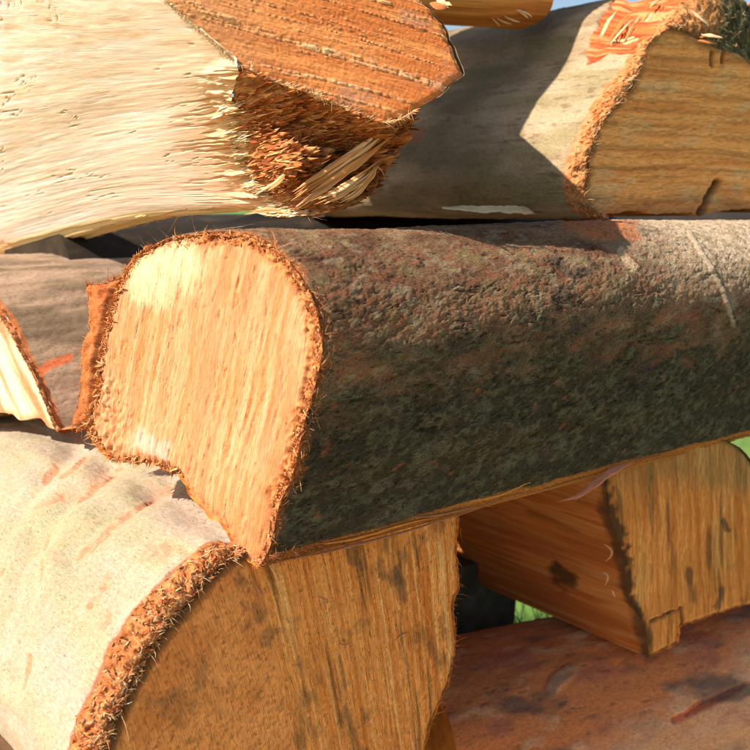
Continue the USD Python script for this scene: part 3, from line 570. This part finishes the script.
# the split face: fibres running from the end back to the left
def on_face(p): return on_plane(p, e0, nF)
st0 = on_face([(40, -112), (165, 0), (240, 65), (234, 95), (243, 130), (252, 165), (270, 196), (300, 210), (322, 214)])
st1 = on_face([(0, -130), (95, 0), (130, 70), (135, 105), (138, 140), (145, 172), (152, 196), (158, 216), (160, 231)])
st2 = on_face([(-70, -160), (-30, 0), (-30, 85), (-30, 135), (-30, 180), (-30, 208), (-30, 236), (-30, 258), (-30, 276)])
st3 = np.array([st2[i] + aA * .30 for i in range(9)])
N0 = 330
def dense(st):
    s_ = np.linspace(0, 1, len(st)); return np.stack([PchipInterpolator(s_, st[:, k])(np.linspace(0, 1, N0)) for k in range(3)], 1)
st = [dense(x) for x in (st0, st1, st2, st3)]
ts = np.r_[np.linspace(0, 1, 150)[:-1], np.linspace(1, 2, 190)[:-1], np.linspace(2, 3, 40)]
G = PchipInterpolator([0, 1, 2, 3], np.stack(st), axis=0)(ts)
U = np.r_[0, np.cumsum(np.linalg.norm(np.diff(G[:, N0 // 2], axis=0), axis=1))]; V = np.linspace(0, .26, N0)
UU, VV = np.meshgrid(U, V, indexing='ij'); lc = np.stack([UU, VV, 0 * UU], -1).reshape(-1, 3)
g = G.reshape(-1, 3); nn = grid_normals(G).reshape(-1, 3); nn *= np.sign(nn.sum(0) @ nF); px = proj(g)
fib = nz(lc, (7, 230, 1), 1, 4); big = nz(lc, (4, 10, 1), 2, 2); ff = nz(lc, (30, 620, 1), 3, 3); tear = nz(lc, (11, 380, 1), 4, 3)
endz = sst(UU.ravel(), .045, 0) * sst(VV.ravel(), .045, .09)
d = .0040 * big + .00026 * fib + .00022 * ff + .0004 * nz(lc, (5, 46, 1), 46, 2)  + endz * (.0055 * nz(lc, (38, 170, 1), 5, 3) + .002 * nz(lc, (90, 420, 1), 6, 2))
low = sst(VV.ravel() / .26 + .02 * fib, .80, .85)                                   # layered lower edge, turning under
d -= (.014 * sst(VV.ravel(), .215, .26) ** 2 + .004 * low) * sst(UU.ravel(), 0, .05)
d += low * .003 * np.floor(3 * (nz(lc, (7, 60, 1), 7, 3) + 1)) / 3
e = np.minimum(1, UU.ravel() / .003)
col = mix(CREAM, (.91, .76, .59), sst(fib + .5 * big, -.3, .6)); slit = sst(np.abs(nz(lc, (7, 240, 1), 44, 3)), .03, 0) * sst(nz(lc, (16, 60, 1), 45, 3), .15, .4); d = d - .0012 * slit
col = mix(col, (.62, .34, .13), .75 * slit); col = mix(col, (.78, .50, .25), .45 * sst(tear, .3, .5))
col = mix(col, (.78, .46, .20), .75 * sst(UU.ravel() + .02 * big + .02 * fib, .11, .01) * sst(VV.ravel(), .02, .10))
dk = sst(ff + .5 * fib, .15, .4) * sst(UU.ravel(), .12, .02) * sst(VV.ravel(), .06, .12); col = mix(col, (.55, .24, .085), .7 * dk); d = d - .0009 * dk; col = mix(col, (.62, .28, .10), .7 * endz * sst(nz(lc, (40, 240, 1), 9, 3), 0, .4))
col = mix(col, mix((.72, .56, .26), (.58, .40, .14), sst(nz(lc, (9, 200, 1), 10), -.3, .4)), low * .85)
emit(A_, 'split_face', Part(g + nn * d[:, None], orient(g, grid_faces(len(ts), N0), nF), col, lc), 'split_wood')
SF = (g + nn * d[:, None]).reshape(len(ts), N0, 3)
# torn wood below the sawn end
dep = lambda p: ((p - CAM) @ np.array([0, CP, SP]))
tl = np.array([(240, 65), (234, 95), (243, 130), (252, 165), (270, 196), (300, 210), (322, 214)]); dl = dep(on_face(tl))
tu = np.array([(268, 80), (300, 90), (345, 108), (385, 122), (415, 110)]); du = dep(on_plane(tu, pS, nS))
tr = np.array([(412, 124), (404, 142), (392, 160), (383, 178), (366, 198), (345, 208)]); dr = np.array([.640, .648, .650, .650, .648, .642])
dr = dr + (du[-1] - .600)
pts = np.vstack([np.c_[tl, dl], np.c_[tu, du], np.c_[tr, dr], [[300, 130, .618 + du[1] - .585], [345, 150, .630 + du[2] - .585], [290, 165, .606 + du[1] - .585]]])
poly = np.vstack([tl, tr[::-1], tu[::-1]])
v, f, rim, q2 = patch(poly, pts, 1.0, 3)
nv_ = vnormals(v, f); gd = -aA                                                          # the fibres point out of the end
cells = np.stack([(v - v[0]) @ unit(np.cross(gd, [0, 0, 1])), (v - v[0]) @ unit(np.cross(np.cross(gd, [0, 0, 1]), gd)), (v - v[0]) @ gd], 1)
ch = nz(cells, (150, 260, 16), 1, 3); ch2 = nz(cells, (420, 620, 40), 2, 2)
inn = sst(rim, 0, 5)
v = v + (gd * (.014 * ch + .0055 * ch2)[:, None] + nv_ * (.0025 * nz(cells, (200, 300, 60), 3, 2))[:, None]) * inn[:, None]
col = mix((.60, .24, .085), (.42, .12, .035), sst(ch + .5 * ch2, .35, -.35)); col = mix(col, (.76, .44, .20), .6 * sst(ch, .25, .6)); col = mix(col, (.74, .46, .22), .6 * sst(q2[:, 1] + 12 * ch, 186, 206) + .5 * sst(q2[:, 0] + 10 * ch, 262, 244))
emit(A_, 'torn_end', Part(v, f, np.clip(col, 0, 1), cells[:, [2, 0, 1]]), 'torn_wood')
rg = np.random.default_rng(21); k = 1500; i = rg.integers(0, len(v), k)
tf = shards(v[i] - gd * .002, gd + rg.normal(0, .13, (k, 3)) + nv_[i] * .10, rg.uniform(.0006, .0014, k), rg, [(.62, .25, .08), (.46, .14, .04), (.70, .36, .14), (.36, .10, .03)], (6.0, 1.0, .7))
k = 1100; j = rg.integers(0, 46, k); m = rg.integers(int(N0 * .40), N0 - 2, k)
sf = shards(SF[j, m] - nF * .0002 + gd * .001, gd + rg.normal(0, .05, (k, 3)) + nF * rg.uniform(-.02, .12, (k, 1)), rg.uniform(.0005, .0010, k), rg, [(.84, .62, .38), (.86, .70, .48), (.76, .46, .22)], (8.0, .9, .6))
k = 240; j = rg.integers(0, 330, k)
lf = fibre_part(SF[j, N0 - 2], gd * rg.choice([-1, 1], (k, 1)) + rg.normal(0, .3, (k, 3)), rg.gamma(2.5, .0032, k), rg.uniform(.0003, .0008, k), rg, [(.8, .6, .34), (.66, .46, .2)], curl=.3)
k = 700; ed = on_plane(resample([(240, 65), (268, 80), (300, 90), (345, 108), (385, 122), (415, 110)], .5), pS, nS); i = rg.integers(0, len(ed), k)
uf = fibre_part(ed[i], unit(nS * .3 + np.array([.5, 0, -.1])) + rg.normal(0, .5, (k, 3)), rg.gamma(2.5, .0010, k), rg.uniform(.0002, .0006, k), rg, [(.86, .60, .34), (.78, .44, .2)], curl=.5)
k = 420; ed = on_plane(resample([(165, 0), (200, 30), (240, 65)], .5), pS, nS); i = rg.integers(0, len(ed), k)
uf2 = fibre_part(ed[i], nF * .6 + rg.normal(0, .6, (k, 3)), rg.gamma(2.5, .0007, k), rg.uniform(.0002, .0006, k), rg, [(.86, .70, .44), (.78, .54, .3)], curl=.4)
emit(A_, 'torn_splinters', join(tf, sf), 'split_wood', 'stuff', smooth=False); emit(A_, 'torn_fibres', join(lf, uf, uf2), 'fibre', 'stuff')
dT = float(np.interp(1, [0, 1], [0, dr[2]])) - .012
def pxs(l, d0, d1): l = np.array(l, float); return P(l[:, 0], l[:, 1], np.linspace(d0, d1, len(l)))
SPL = [(.72, .40, .17), (.66, .32, .12), (.78, .52, .28), (.58, .24, .08)]
slab(pxs([(292, 202), (320, 183), (345, 166), (368, 150), (394, 129)], dT - .034, dT - .020), .0125, 15, .0012, SPL, A_, [.2, 0, 1], 'long pale splinter standing off the torn end', 31)
slab(pxs([(312, 204), (338, 193), (362, 177), (384, 160)], dT - .030, dT - .018), .008, 9, .0010, SPL, A_, [.2, 0, 1], None, 32)
slab(pxs([(335, 206), (356, 194), (372, 176), (378, 162), (385, 180)], dT - .026, dT - .012), .004, 5, .0007, SPL, A_, [.2, 0, 1], None, 33)
slab(pxs([(258, 196), (278, 182), (292, 168)], dT - .034, dT - .032), .0035, 3, .0008, SPL, A_, [.2, 0, 1], None, 34)
slab(pxs([(368, 142), (376, 128), (386, 116)], dT - .008, dT - .008), .003, 3, .0007, SPL, A_, [.5, 0, 1], None, 35)
slab(pxs([(240, 213), (270, 209), (300, 214)], dT - .036, dT - .034), .003, 3, .0007, SPL, A_, [0, 0, 1], None, 36)
# bark and hidden sides
side_px = np.vstack([np.c_[tr[::-1], dr[::-1]], np.c_[tu[-1:], du[-1:]]]); side3 = P(side_px[:, 0], side_px[:, 1], side_px[:, 2])
topA = on_plane([(425, 104), (441, 95), (450, 84), (464, 74), (461, 66), (457, 58), (454, 48), (449, 40), (447, 30), (442, 22), (434, 14), (430, 7), (422, 1), (404, -25), (365, -75), (300, -140), (170, -200), (40, -112)], pS, nS)
lineA = np.vstack([on_face([(322, 214)]), side3[:-1], topA]); lineA = lin(lineA, 300)
wA = (np.sin(np.linspace(0, np.pi, len(lineA))) ** .5)[:, None]                        # unseen side widened towards the far end to shade the upper right log
axA = aA * (1 - wA) + np.array([.0, .98, .10]) * wA
swept(A_, 'bark', lineA, axA, A_BACK, plain_bark((.28, .20, .12), (.20, .14, .08), (.35, .3, .2), 3, .0015), 'smooth_bark', .2, .003)

# ================================================================ H: the log behind at the left, its bright end cut by the frame
H = thing('split_log', 'grey barked log behind at the left edge, showing a bright sawn wedge', 'log')
nH = unit([-.62, -.78, .08]); pH = P(40, 400, .80)
outH = [(64, 432), (60, 426), (52, 405), (42, 380), (30, 355), (15, 328), (0, 303), (-15, 282), (-40, 266), (-75, 258), (-120, 262)]
inH = [(62, 430), (56, 424), (48, 405), (38, 381), (25, 357), (10, 331), (-6, 306), (-20, 290), (-44, 275), (-75, 268), (-116, 270)]
def barkH(lc, px, L, g):
    w = nz(lc, (7, 40, 1), 3, 3); k = nz(lc, (40, 120, 1), 4, 4); h = nz(lc, (200, 320, 1), 5, 3)
    d = .0035 * w + .0012 * k + .0004 * h
    col = mix((.34, .245, .165), (.20, .145, .095), sst(w + .5 * k, -.3, .4)); col = mix(col, (.42, .30, .215), .6 * sst(nz(lc, (10, 50, 1), 6, 3), .1, .45))
    col = mix(col, (.62, .16, .06), .9 * sst(seg_dist(px, [(38, 372), (50, 364), (70, 355)]) + 4 * k, 6, 2))
    return d, mix(col, RUST, sst(lc[:, 0] + .002 * k, .004, .001))
_, innerH, _ = ring_log(H, outH, inH, pH, nH, C_AX, .80, .30, .004, 300, barkH, [ORANGE, FRESH, (.6, .3, .12), [FRESH, ORANGE, CREAM]], step_v=.0014, step_u=.0018, nfib=700, fib_len=.0012)
restH = resample(on_plane([(-116, 270), (-180, 330), (-150, 420), (-60, 425), (-10, 412), (12, 414), (20, 420), (40, 418), (50, 428), (62, 430)], pH, nH), .0016)
polyH = np.vstack([innerH, restH[1:-1]])
v, f, rim, s, t, n, nb = end_face(polyH, nH, .0013, (20, 40), (20, 380), pH, None, 6); q = np.stack([s, t, 0 * s], 1)
col = mix((.84, .66, .42), FRESH, sst(nz(q, (160, 10, 1), 1), -.4, .4)); col = mix(col, ORANGE, .7 * sst(rim, .008, 0))
emit(H, 'sawn_end', Part(v + n * (.0006 * nz(q, (320, 14, 1), 2, 3) + .0015 * nz(q, (40, 30, 1), 3))[:, None], f, col, np.stack([t, s, 0 * s], 1)), 'sawn_wood')
swept(H, 'split_face', restH, C_AX, .8, plain_wood(FRESH, ORANGE, 5), 'split_wood', .05, .004)

# ================================================================ D: the split wedge under the mossy log at the right
D = thing('split_log', 'brown split wedge with black mould on its corner, under the mossy log', 'log')
nD = unit([.52, -.855, .02]); pD = P(680, 560, .872)
lefD_px = [(590, 440), (598, 460), (604, 482), (609, 517), (617, 538), (623, 556), (628, 596), (637, 612), (645, 630), (648, 645), (649, 658)]
botD_px = [(649, 658), (654, 656), (660, 652), (679, 642), (680, 628), (700, 620), (716, 614), (735, 608), (750, 604), (790, 588)]
rigD_px = [(790, 588), (783, 545), (772, 505), (760, 478), (748, 457), (736, 446), (715, 438), (680, 432), (640, 432), (590, 440)]
ragged = lambda L, n, a, seed: np.vstack([L[:1], L[1:-1] + nz(L[1:-1], 240, seed)[:, None] * a * unit(np.cross(np.gradient(L, axis=0)[1:-1], n)), L[-1:]])
lefD, botD, rigD = (ragged(resample(on_plane(x, pD, nD), .0011), nD, a, 5) for x, a in ((lefD_px, .0012), (botD_px, .0014), (rigD_px, .0012)))
polyD = np.vstack([lefD[:-1], botD[:-1], rigD[:-1]])
v, f, rim, s, t, n, nb = end_face(polyD, nD, .0012, (3, 100), (690, 540), pD, None, 7); q = np.stack([s, t, 0 * s], 1); px = proj(v)
st_ = nz(q, (190, 9, 1), 1, 4)
d = .0008 * st_ + .0005 * nz(q, (600, 80, 1), 2, 3) + .002 * nz(q, (20, 20, 1), 3, 2) - .002 * sst(rim, .004, 0)
seam = sst(seg_dist(px, [(652, 622), (668, 614), (682, 608), (684, 626)]) + 2.4 * st_, 2.2, .5) * .8 + sst(seg_dist(px, [(670, 612), (668, 648)]) + 1.5 * st_, 1.5, .4) * .4
d -= .003 * seam
col = mix((.78, .32, .075), (.64, .225, .045), sst(st_, -.35, .4)); col = mix(col, (.70, .38, .11), .6 * sst(nz(q, (60, 12, 1), 4, 3), .05, .45)); col = mix(col, (.24, .11, .035), .75 * sst(nz(q, (160, 14, 1), 5, 4), .25, .55))
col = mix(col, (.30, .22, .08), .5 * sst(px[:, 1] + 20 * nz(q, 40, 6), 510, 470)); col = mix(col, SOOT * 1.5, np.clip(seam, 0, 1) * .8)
mould = sst(seg_dist(px, [(604, 482), (612, 520), (622, 552), (626, 590), (640, 625)]) + 7 * nz(q, (160, 160, 1), 8, 4), 10, 3)
col = mix(col, SOOT * 1.2, mould * .88)
for l, wd in [([(690, 572), (692, 600)], 6), ([(715, 605), (720, 590)], 6), ([(722, 520), (728, 530)], 3), ([(640, 625), (650, 640)], 8)]: col = mix(col, SOOT * 2, .7 * sst(seg_dist(px, l) + 5 * nz(q, (150, 60, 1), 9, 3), wd, 1))
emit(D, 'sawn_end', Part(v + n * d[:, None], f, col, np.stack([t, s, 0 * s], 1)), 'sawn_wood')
def faceD(lc, px, L, g):
    w = nz(lc, (5, 40, 1), 1, 3); k = nz(lc, (12, 220, 1), 2, 4); e = np.minimum(1, np.minimum(lc[:, 1], L - lc[:, 1]) / .008) * sst(lc[:, 0], 0, .006)
    col = mix((.52, .20, .055), (.40, .12, .03), sst(k + .6 * w, -.4, .4)); col = mix(col, (.62, .32, .11), .5 * sst(nz(lc, (8, 90, 1), 3, 3), .15, .5))
    kn = sst(seg_dist(px, [(555, 572), (566, 580)]) + 5 * nz(lc, (120, 120, 1), 4, 3), 13, 4); col = mix(col, SOOT, .85 * kn)
    col = mix(col, (.14, .05, .02), .6 * sst(seg_dist(px, [(530, 512), (578, 531)]) + 10 * k + 4 * w, 5, -4)); 
    mo = sst(lc[:, 0] + .006 * nz(lc, (90, 90, 1), 5, 3), .012, .003); col = mix(col, SOOT * 1.2, .8 * mo)
    return e * (.003 * w + .0012 * k - .003 * kn), col
swept(D, 'split_face', lefD, E_AX, .6, faceD, 'split_wood', .32, .0015)
swept(D, 'underside', botD, E_AX, .6, plain_wood(AMBER, RUST, 3), 'split_wood', .2, .003)
swept(D, 'bark', rigD, E_AX, .6, plain_bark((.12, .09, .06), (.07, .05, .035), (.2, .16, .1), 3, .0012), 'smooth_bark', .1, .004)
far_cap(D, polyD, E_AX, .59, AMBER)
for l in ([(604, 544), (612, 552), (604, 562)], [(602, 572), (608, 576), (604, 586)], [(612, 590), (616, 598)]):
    strand(pxs(l, .825, .825), .0011, (.62, .34, .14), D, 'shaving', seed=len(l) + 40)

# ================================================================ G: the reddish log at the bottom right
def round_log(label, p_end, axis, radius, L, near, bark_fn, step_v=.0016, step_u=.002, squash=1.0, wood=OCHRE, group=None, name='round_log', capstep=.003, vis=(0, 2 * math.pi)):
    T = thing(name, label, 'log', group); axis = unit(axis); x = unit(np.cross(axis, [0, 0, 1])); y = np.cross(x, axis)
    a = np.linspace(0, 2 * math.pi, int(2 * math.pi * radius / step_v) + 1); rr = radius * (1 + .05 * np.sin(2 * a + 1) + .03 * np.sin(3 * a))
    line = p_end + (rr * np.cos(a))[:, None] * x + (rr * squash * np.sin(a))[:, None] * y
    us = u_steps(near, L, step_u); G = sweep_grid(line, axis, us); nn = np.broadcast_to(unit(line - p_end)[None], G.shape).reshape(-1, 3)
    UU, VV = np.meshgrid(us, a * radius, indexing='ij'); UU2 = np.stack([UU, VV, 0 * UU], -1).reshape(-1, 3)
    noise_c = np.stack([UU, np.broadcast_to(rr * np.cos(a), UU.shape), np.broadcast_to(rr * np.sin(a), UU.shape)], -1).reshape(-1, 3)
    g = G.reshape(-1, 3); d, col = bark_fn(noise_c, proj(g), 2 * math.pi * radius, g)
    v = g + nn * d[:, None]; emit(T, 'bark', Part(v, orient_tube(v, UU.shape, nn), col, UU2), 'smooth_bark')
    ring = v.reshape(*UU.shape, 3)
    for k, i in ((-1, 0), (1, -1)):
        vv_, f, rim, nb = fill(ring[i][:-1], axis * k, capstep if i == 0 else .012, 3); flat = vv_ - axis * ((vv_ - ring[i].mean(0)) @ axis)[:, None]
        vv_ = np.vstack([ring[i][:-1], vv_[nb:]])
        emit(T, 'sawn_end', Part(vv_, f, mix(wood, wood * .6, sst(nz(vv_, 60, 4), -.4, .4)), vv_), 'sawn_wood')
    return T, ring
def orient_tube(v, shape, nn):
    f = grid_faces(*shape); n = np.cross(v[f[:, 1]] - v[f[:, 0]], v[f[:, 2]] - v[f[:, 0]])
    return f if (n * nn[f[:, 0]]).sum() > 0 else f[:, ::-1]
def bark3(a, b, c, seed, amp, extra=None):
    def fn(lc, px, L, g):
        m = nz(lc, (9, 24, 24), seed, 3); k = nz(lc, (45, 90, 90), seed + 1, 4); h = nz(lc, (230, 330, 330), seed + 2, 3)
        d = amp * m + .25 * amp * k + .0003 * h; col = mix(mix(a, b, sst(m + .5 * k, -.45, .45)), c, .8 * sst(k, .12, .45))
        return extra(lc, px, d, col, m, k, h) if extra else (d, col)
    return fn
def extraG(lc, px, d, col, m, k, h):
    ft = sst(nz(lc, (90, 240, 240), 79, 3), .3, .5); d = d - .0007 * ft + .0008 * nz(lc, (150, 190, 190), 80, 4); col = mix(col, (.16, .08, .045), .55 * ft)
    col = mix(col, (.72, .42, .23), .75 * sst(px[:, 0] + 1.4 * (px[:, 1] - 600) + 90 * m + 60 * k, 740, 880))  # lighter lower right, painted in like dappled sun
    for l, w in [([(676, 720), (700, 706), (735, 690)], 7), ([(690, 715), (745, 684)], 4)]:
        mk = sst(seg_dist(px, l) + 3 * k, w, w * .3); d = d - .003 * mk; col = mix(col, (.52, .13, .05), .9 * mk)
    ck = sst(seg_dist(px, [(552, 688), (560, 678), (570, 672)]) + 4 * k, 10, 4); d = d + .004 * ck; col = mix(col, (.30, .22, .14), .7 * ck)
    col = mix(col, (.10, .08, .065), .75 * sst(nz(lc, (16, 34, 34), 77, 4), .12, .45)); col = mix(col, (.46, .15, .08), .7 * sst(nz(lc, (22, 30, 30), 78, 3), .22, .45))
    return d, col
round_log('reddish barked log lying lowest at the bottom right, under the brown wedge', P(412, 757, .90), [.935, .353, 0], .105, .9, .5, bark3((.70, .24, .075), (.52, .17, .055), (.72, .38, .18), 60, .006, extraG), step_v=.0013, step_u=.0018)

# ================================================================ small log on top, dark log in the gap, log at the lower left, pale strip for the bright gap under B
K = thing('split_log', 'small amber split log at the top, behind the big cream one', 'log')
nK = unit([.784, .62, 0]); K0 = P(541, 12, .93)
ux = np.array([.62, -.784, 0]); kp = lambda a, b: K0 + ux * a + np.array([0, 0, b])
lineK = resample(np.array([kp(-.085, .15), kp(-.078, .06), kp(-.06, .005), kp(-.025, -.012), kp(.004, -.006), kp(.014, .004), kp(.018, .03), kp(.012, .07), kp(-.008, .13)]), .0016)
Ka = unit([-.80, -.55, -.055])
def faceK(lc, px, L, g):
    k = nz(lc, (10, 220, 1), 2, 4); return .0015 * k, mix((.62, .28, .06), (.46, .17, .035), sst(k, -.4, .4))
swept(K, 'split_face', lineK, Ka, .16, faceK, 'split_wood', .16, .002)
capK = np.vstack([lineK, kp(-.04, .16)[None]])
for off in (0, .16):
    v, f, rim, nb = fill(capK + Ka * off, nK if off == 0 else -nK, .003); emit(K, 'sawn_end', Part(v, f, np.tile(AMBER, (len(v), 1)), v), 'sawn_wood')
for l, r in [([(528, 18), (518, 10), (505, 6)], .0018), ([(532, 17), (524, 12), (510, 10)], .0012), ([(512, 24), (500, 20), (492, 12)], .0010), ([(500, 26), (494, 20), (488, 14)], .0010), ([(520, 22), (508, 18), (500, 12)], .001)]:
    strand(pxs(l, .905, .90), r, (.80, .56, .32), K, 'splinter', seed=int(l[0][0]))
for l, r in [([(430, 3), (440, 6), (450, 3)], .004), ([(436, -2), (444, 4), (449, 8)], .003), ([(424, 6), (432, 8), (436, 3)], .003), ([(444, 2), (452, 6)], .002)]:
    strand(pxs(l, .66, .66), r, (.84, .62, .36) if l[0][0] > 430 else ORANGE, A_, 'splinter', 'split_wood', seed=int(l[0][0]))

round_log('dark barked log deep in the gap between the two brown sawn ends', P(457, 640, 1.02), E_AX, .085, .6, .2, bark3((.06, .065, .045), (.04, .04, .03), (.12, .11, .08), 80, .004), step_v=.003, step_u=.004, wood=np.array([.10, .085, .05]))
round_log('brown log low at the left edge, behind the pale barked log', P(60, 800, .98), -C_AX, .10, .7, .4, bark3((.22, .12, .06), (.15, .085, .045), (.3, .2, .12), 90, .004), step_v=.003, step_u=.004)
S = thing('stick', 'added thin pale strip standing in for bright background between the two logs', 'stick')  # added strip standing in for bright background between the logs
sp = P(np.array([425, 442, 465, 520, 580, 640, 700, 760, 800]), np.array([207, 207.5, 208.5, 210, 211, 212, 213.5, 214, 214]), np.array([.79, .80, .82, .86, .92, .98, 1.04, 1.11, 1.16]))
strand(sp[1:5], .0036, (.86, .68, .40), S, 'stem', 'split_wood', .6, None, 51)

# ================================================================ ground, grass
bank = lambda y: -1.25 * sst(np.asarray(y, float), 1.15, 2.5)                 # drop behind the stack, made up so sun reaches the grass
def ground():
    n = 260; a = np.linspace(-1, 1, n); sc = np.sign(a) * (np.abs(a) ** 3) * 260
    X, Y = np.meshgrid(sc, sc + 1.0, indexing='ij'); r = np.hypot(X, Y)
    Z = .02 * nz(np.stack([X, Y, 0 * X], -1).reshape(-1, 3), 2.0, 3, 3).reshape(X.shape) * sst(r, .5, 2)
    Z = Z + bank(Y)
    v = np.stack([X, Y, Z], -1).reshape(-1, 3); f = orient(v, grid_faces(n, n), np.array([0, 0, 1.]))
    m = usdkit.mesh(stage, '/World/ground', (v, f), '/World/Looks/turf', smooth=True); m.GetPrim().SetCustomDataByKey('kind', 'structure'); m.GetPrim().SetCustomDataByKey('label', 'green meadow ground under and behind the stack'); m.GetPrim().SetCustomDataByKey('category', 'ground')
usdkit.material(stage, '/World/Looks/turf', {"g": ("geometry", {}), "n": ("noise_texture", {"scale": 3.0, "detail": 8.0}), "r": ("rgb_ramp", {"ramp": [(0.3, (.05, .12, .015)), (.55, (.10, .19, .025)), (.75, (.16, .19, .04))]}),
    "p": ("principled_bsdf", {"roughness": .9})}, [("g.position", "n.vector"), ("n.fac", "r.fac"), ("r.color", "p.base_color")], surface="p.BSDF")
usdkit.material(stage, '/World/Looks/blade', {"c": ("attribute", {"attribute": "col"}), "d": ("diffuse_bsdf", {}), "t": ("translucent_bsdf", {}), "m": ("mix_closure", {"fac": .4})},
    [("c.color", "d.color"), ("c.color", "t.color"), ("d.BSDF", "m.closure1"), ("t.BSDF", "m.closure2")], surface="m.closure")
ground()
round_log('log laid across the top of the stack, above the big cream split log', np.array([-.045, .93, .965]), -C_AX, .10, .36, .3, bark3((.3, .22, .14), (.2, .14, .09), (.4, .3, .22), 98, .003), step_v=.004, step_u=.005)
round_log('unseen small log added behind the mossy log to block sun on the wedge', np.array([-.125, .768, .432]), C_AX, .052, .7, .3, bark3((.2, .14, .09), (.14, .09, .06), (.3, .22, .15), 97, .003), step_v=.004, step_u=.005)  # hidden log added only to keep sun off the wedge
round_log('inner log coloured near black for the shade in the slit above the mossy log', np.array([-.355, 1.023, .482]), C_AX, .108, 1.4, .6, bark3((.035, .028, .02), (.025, .02, .015), (.06, .045, .03), 95, .003), step_v=.004, step_u=.005, wood=np.array([.05, .035, .02]))  # near-black bark and end colours stand in for shade inside the slit
def sawdust():  # added out of view to bounce warm light onto shaded wood
    a = np.linspace(0, 2 * math.pi, 90); r = np.linspace(.02, 1, 40); A, Rr = np.meshgrid(a, r, indexing='ij')
    rad = Rr * (1.08 + .10 * np.sin(3 * A) + .06 * np.sin(7 * A + 1))
    v = np.stack([rad * np.cos(A) - .1, rad * np.sin(A) - .15, .03 + .012 * np.sin(9 * rad + 3 * A) - .05 * Rr ** 6], -1).reshape(-1, 3)
    f = orient(v, grid_faces(90, 40), np.array([0, 0, 1.])); c = mix((.62, .40, .20), (.50, .30, .14), sst(nz(v, 40, 3), -.3, .4))
    p = emit('/World', 'sawdust', Part(v, f, c, v), 'sawn_wood', 'stuff', 'unseen tan chips and dust added on the ground to bounce warm light'); stage.GetPrimAtPath(p).SetCustomDataByKey('category', 'sawdust')
sawdust()
rg = np.random.default_rng(77); k = 26000
ang, rad = rg.uniform(-.9, .9, k), 1.15 + 9 * rg.uniform(0, 1, k) ** 2
b = np.c_[rad * np.sin(ang), rad * np.cos(ang), bank(rad * np.cos(ang))]
gr = fibre_part(b, np.c_[rg.normal(0, .35, (k, 2)), np.ones(k)], rg.uniform(.04, .12, k), rg.uniform(.0015, .003, k), rg, [(.09, .24, .02), (.15, .30, .03), (.22, .30, .04), (.06, .16, .015)], curl=.5, flat=.25)
p = emit('/World', 'grass', gr, 'blade', 'stuff', 'short green grass growing behind the stack'); stage.GetPrimAtPath(p).SetCustomDataByKey('category', 'grass')
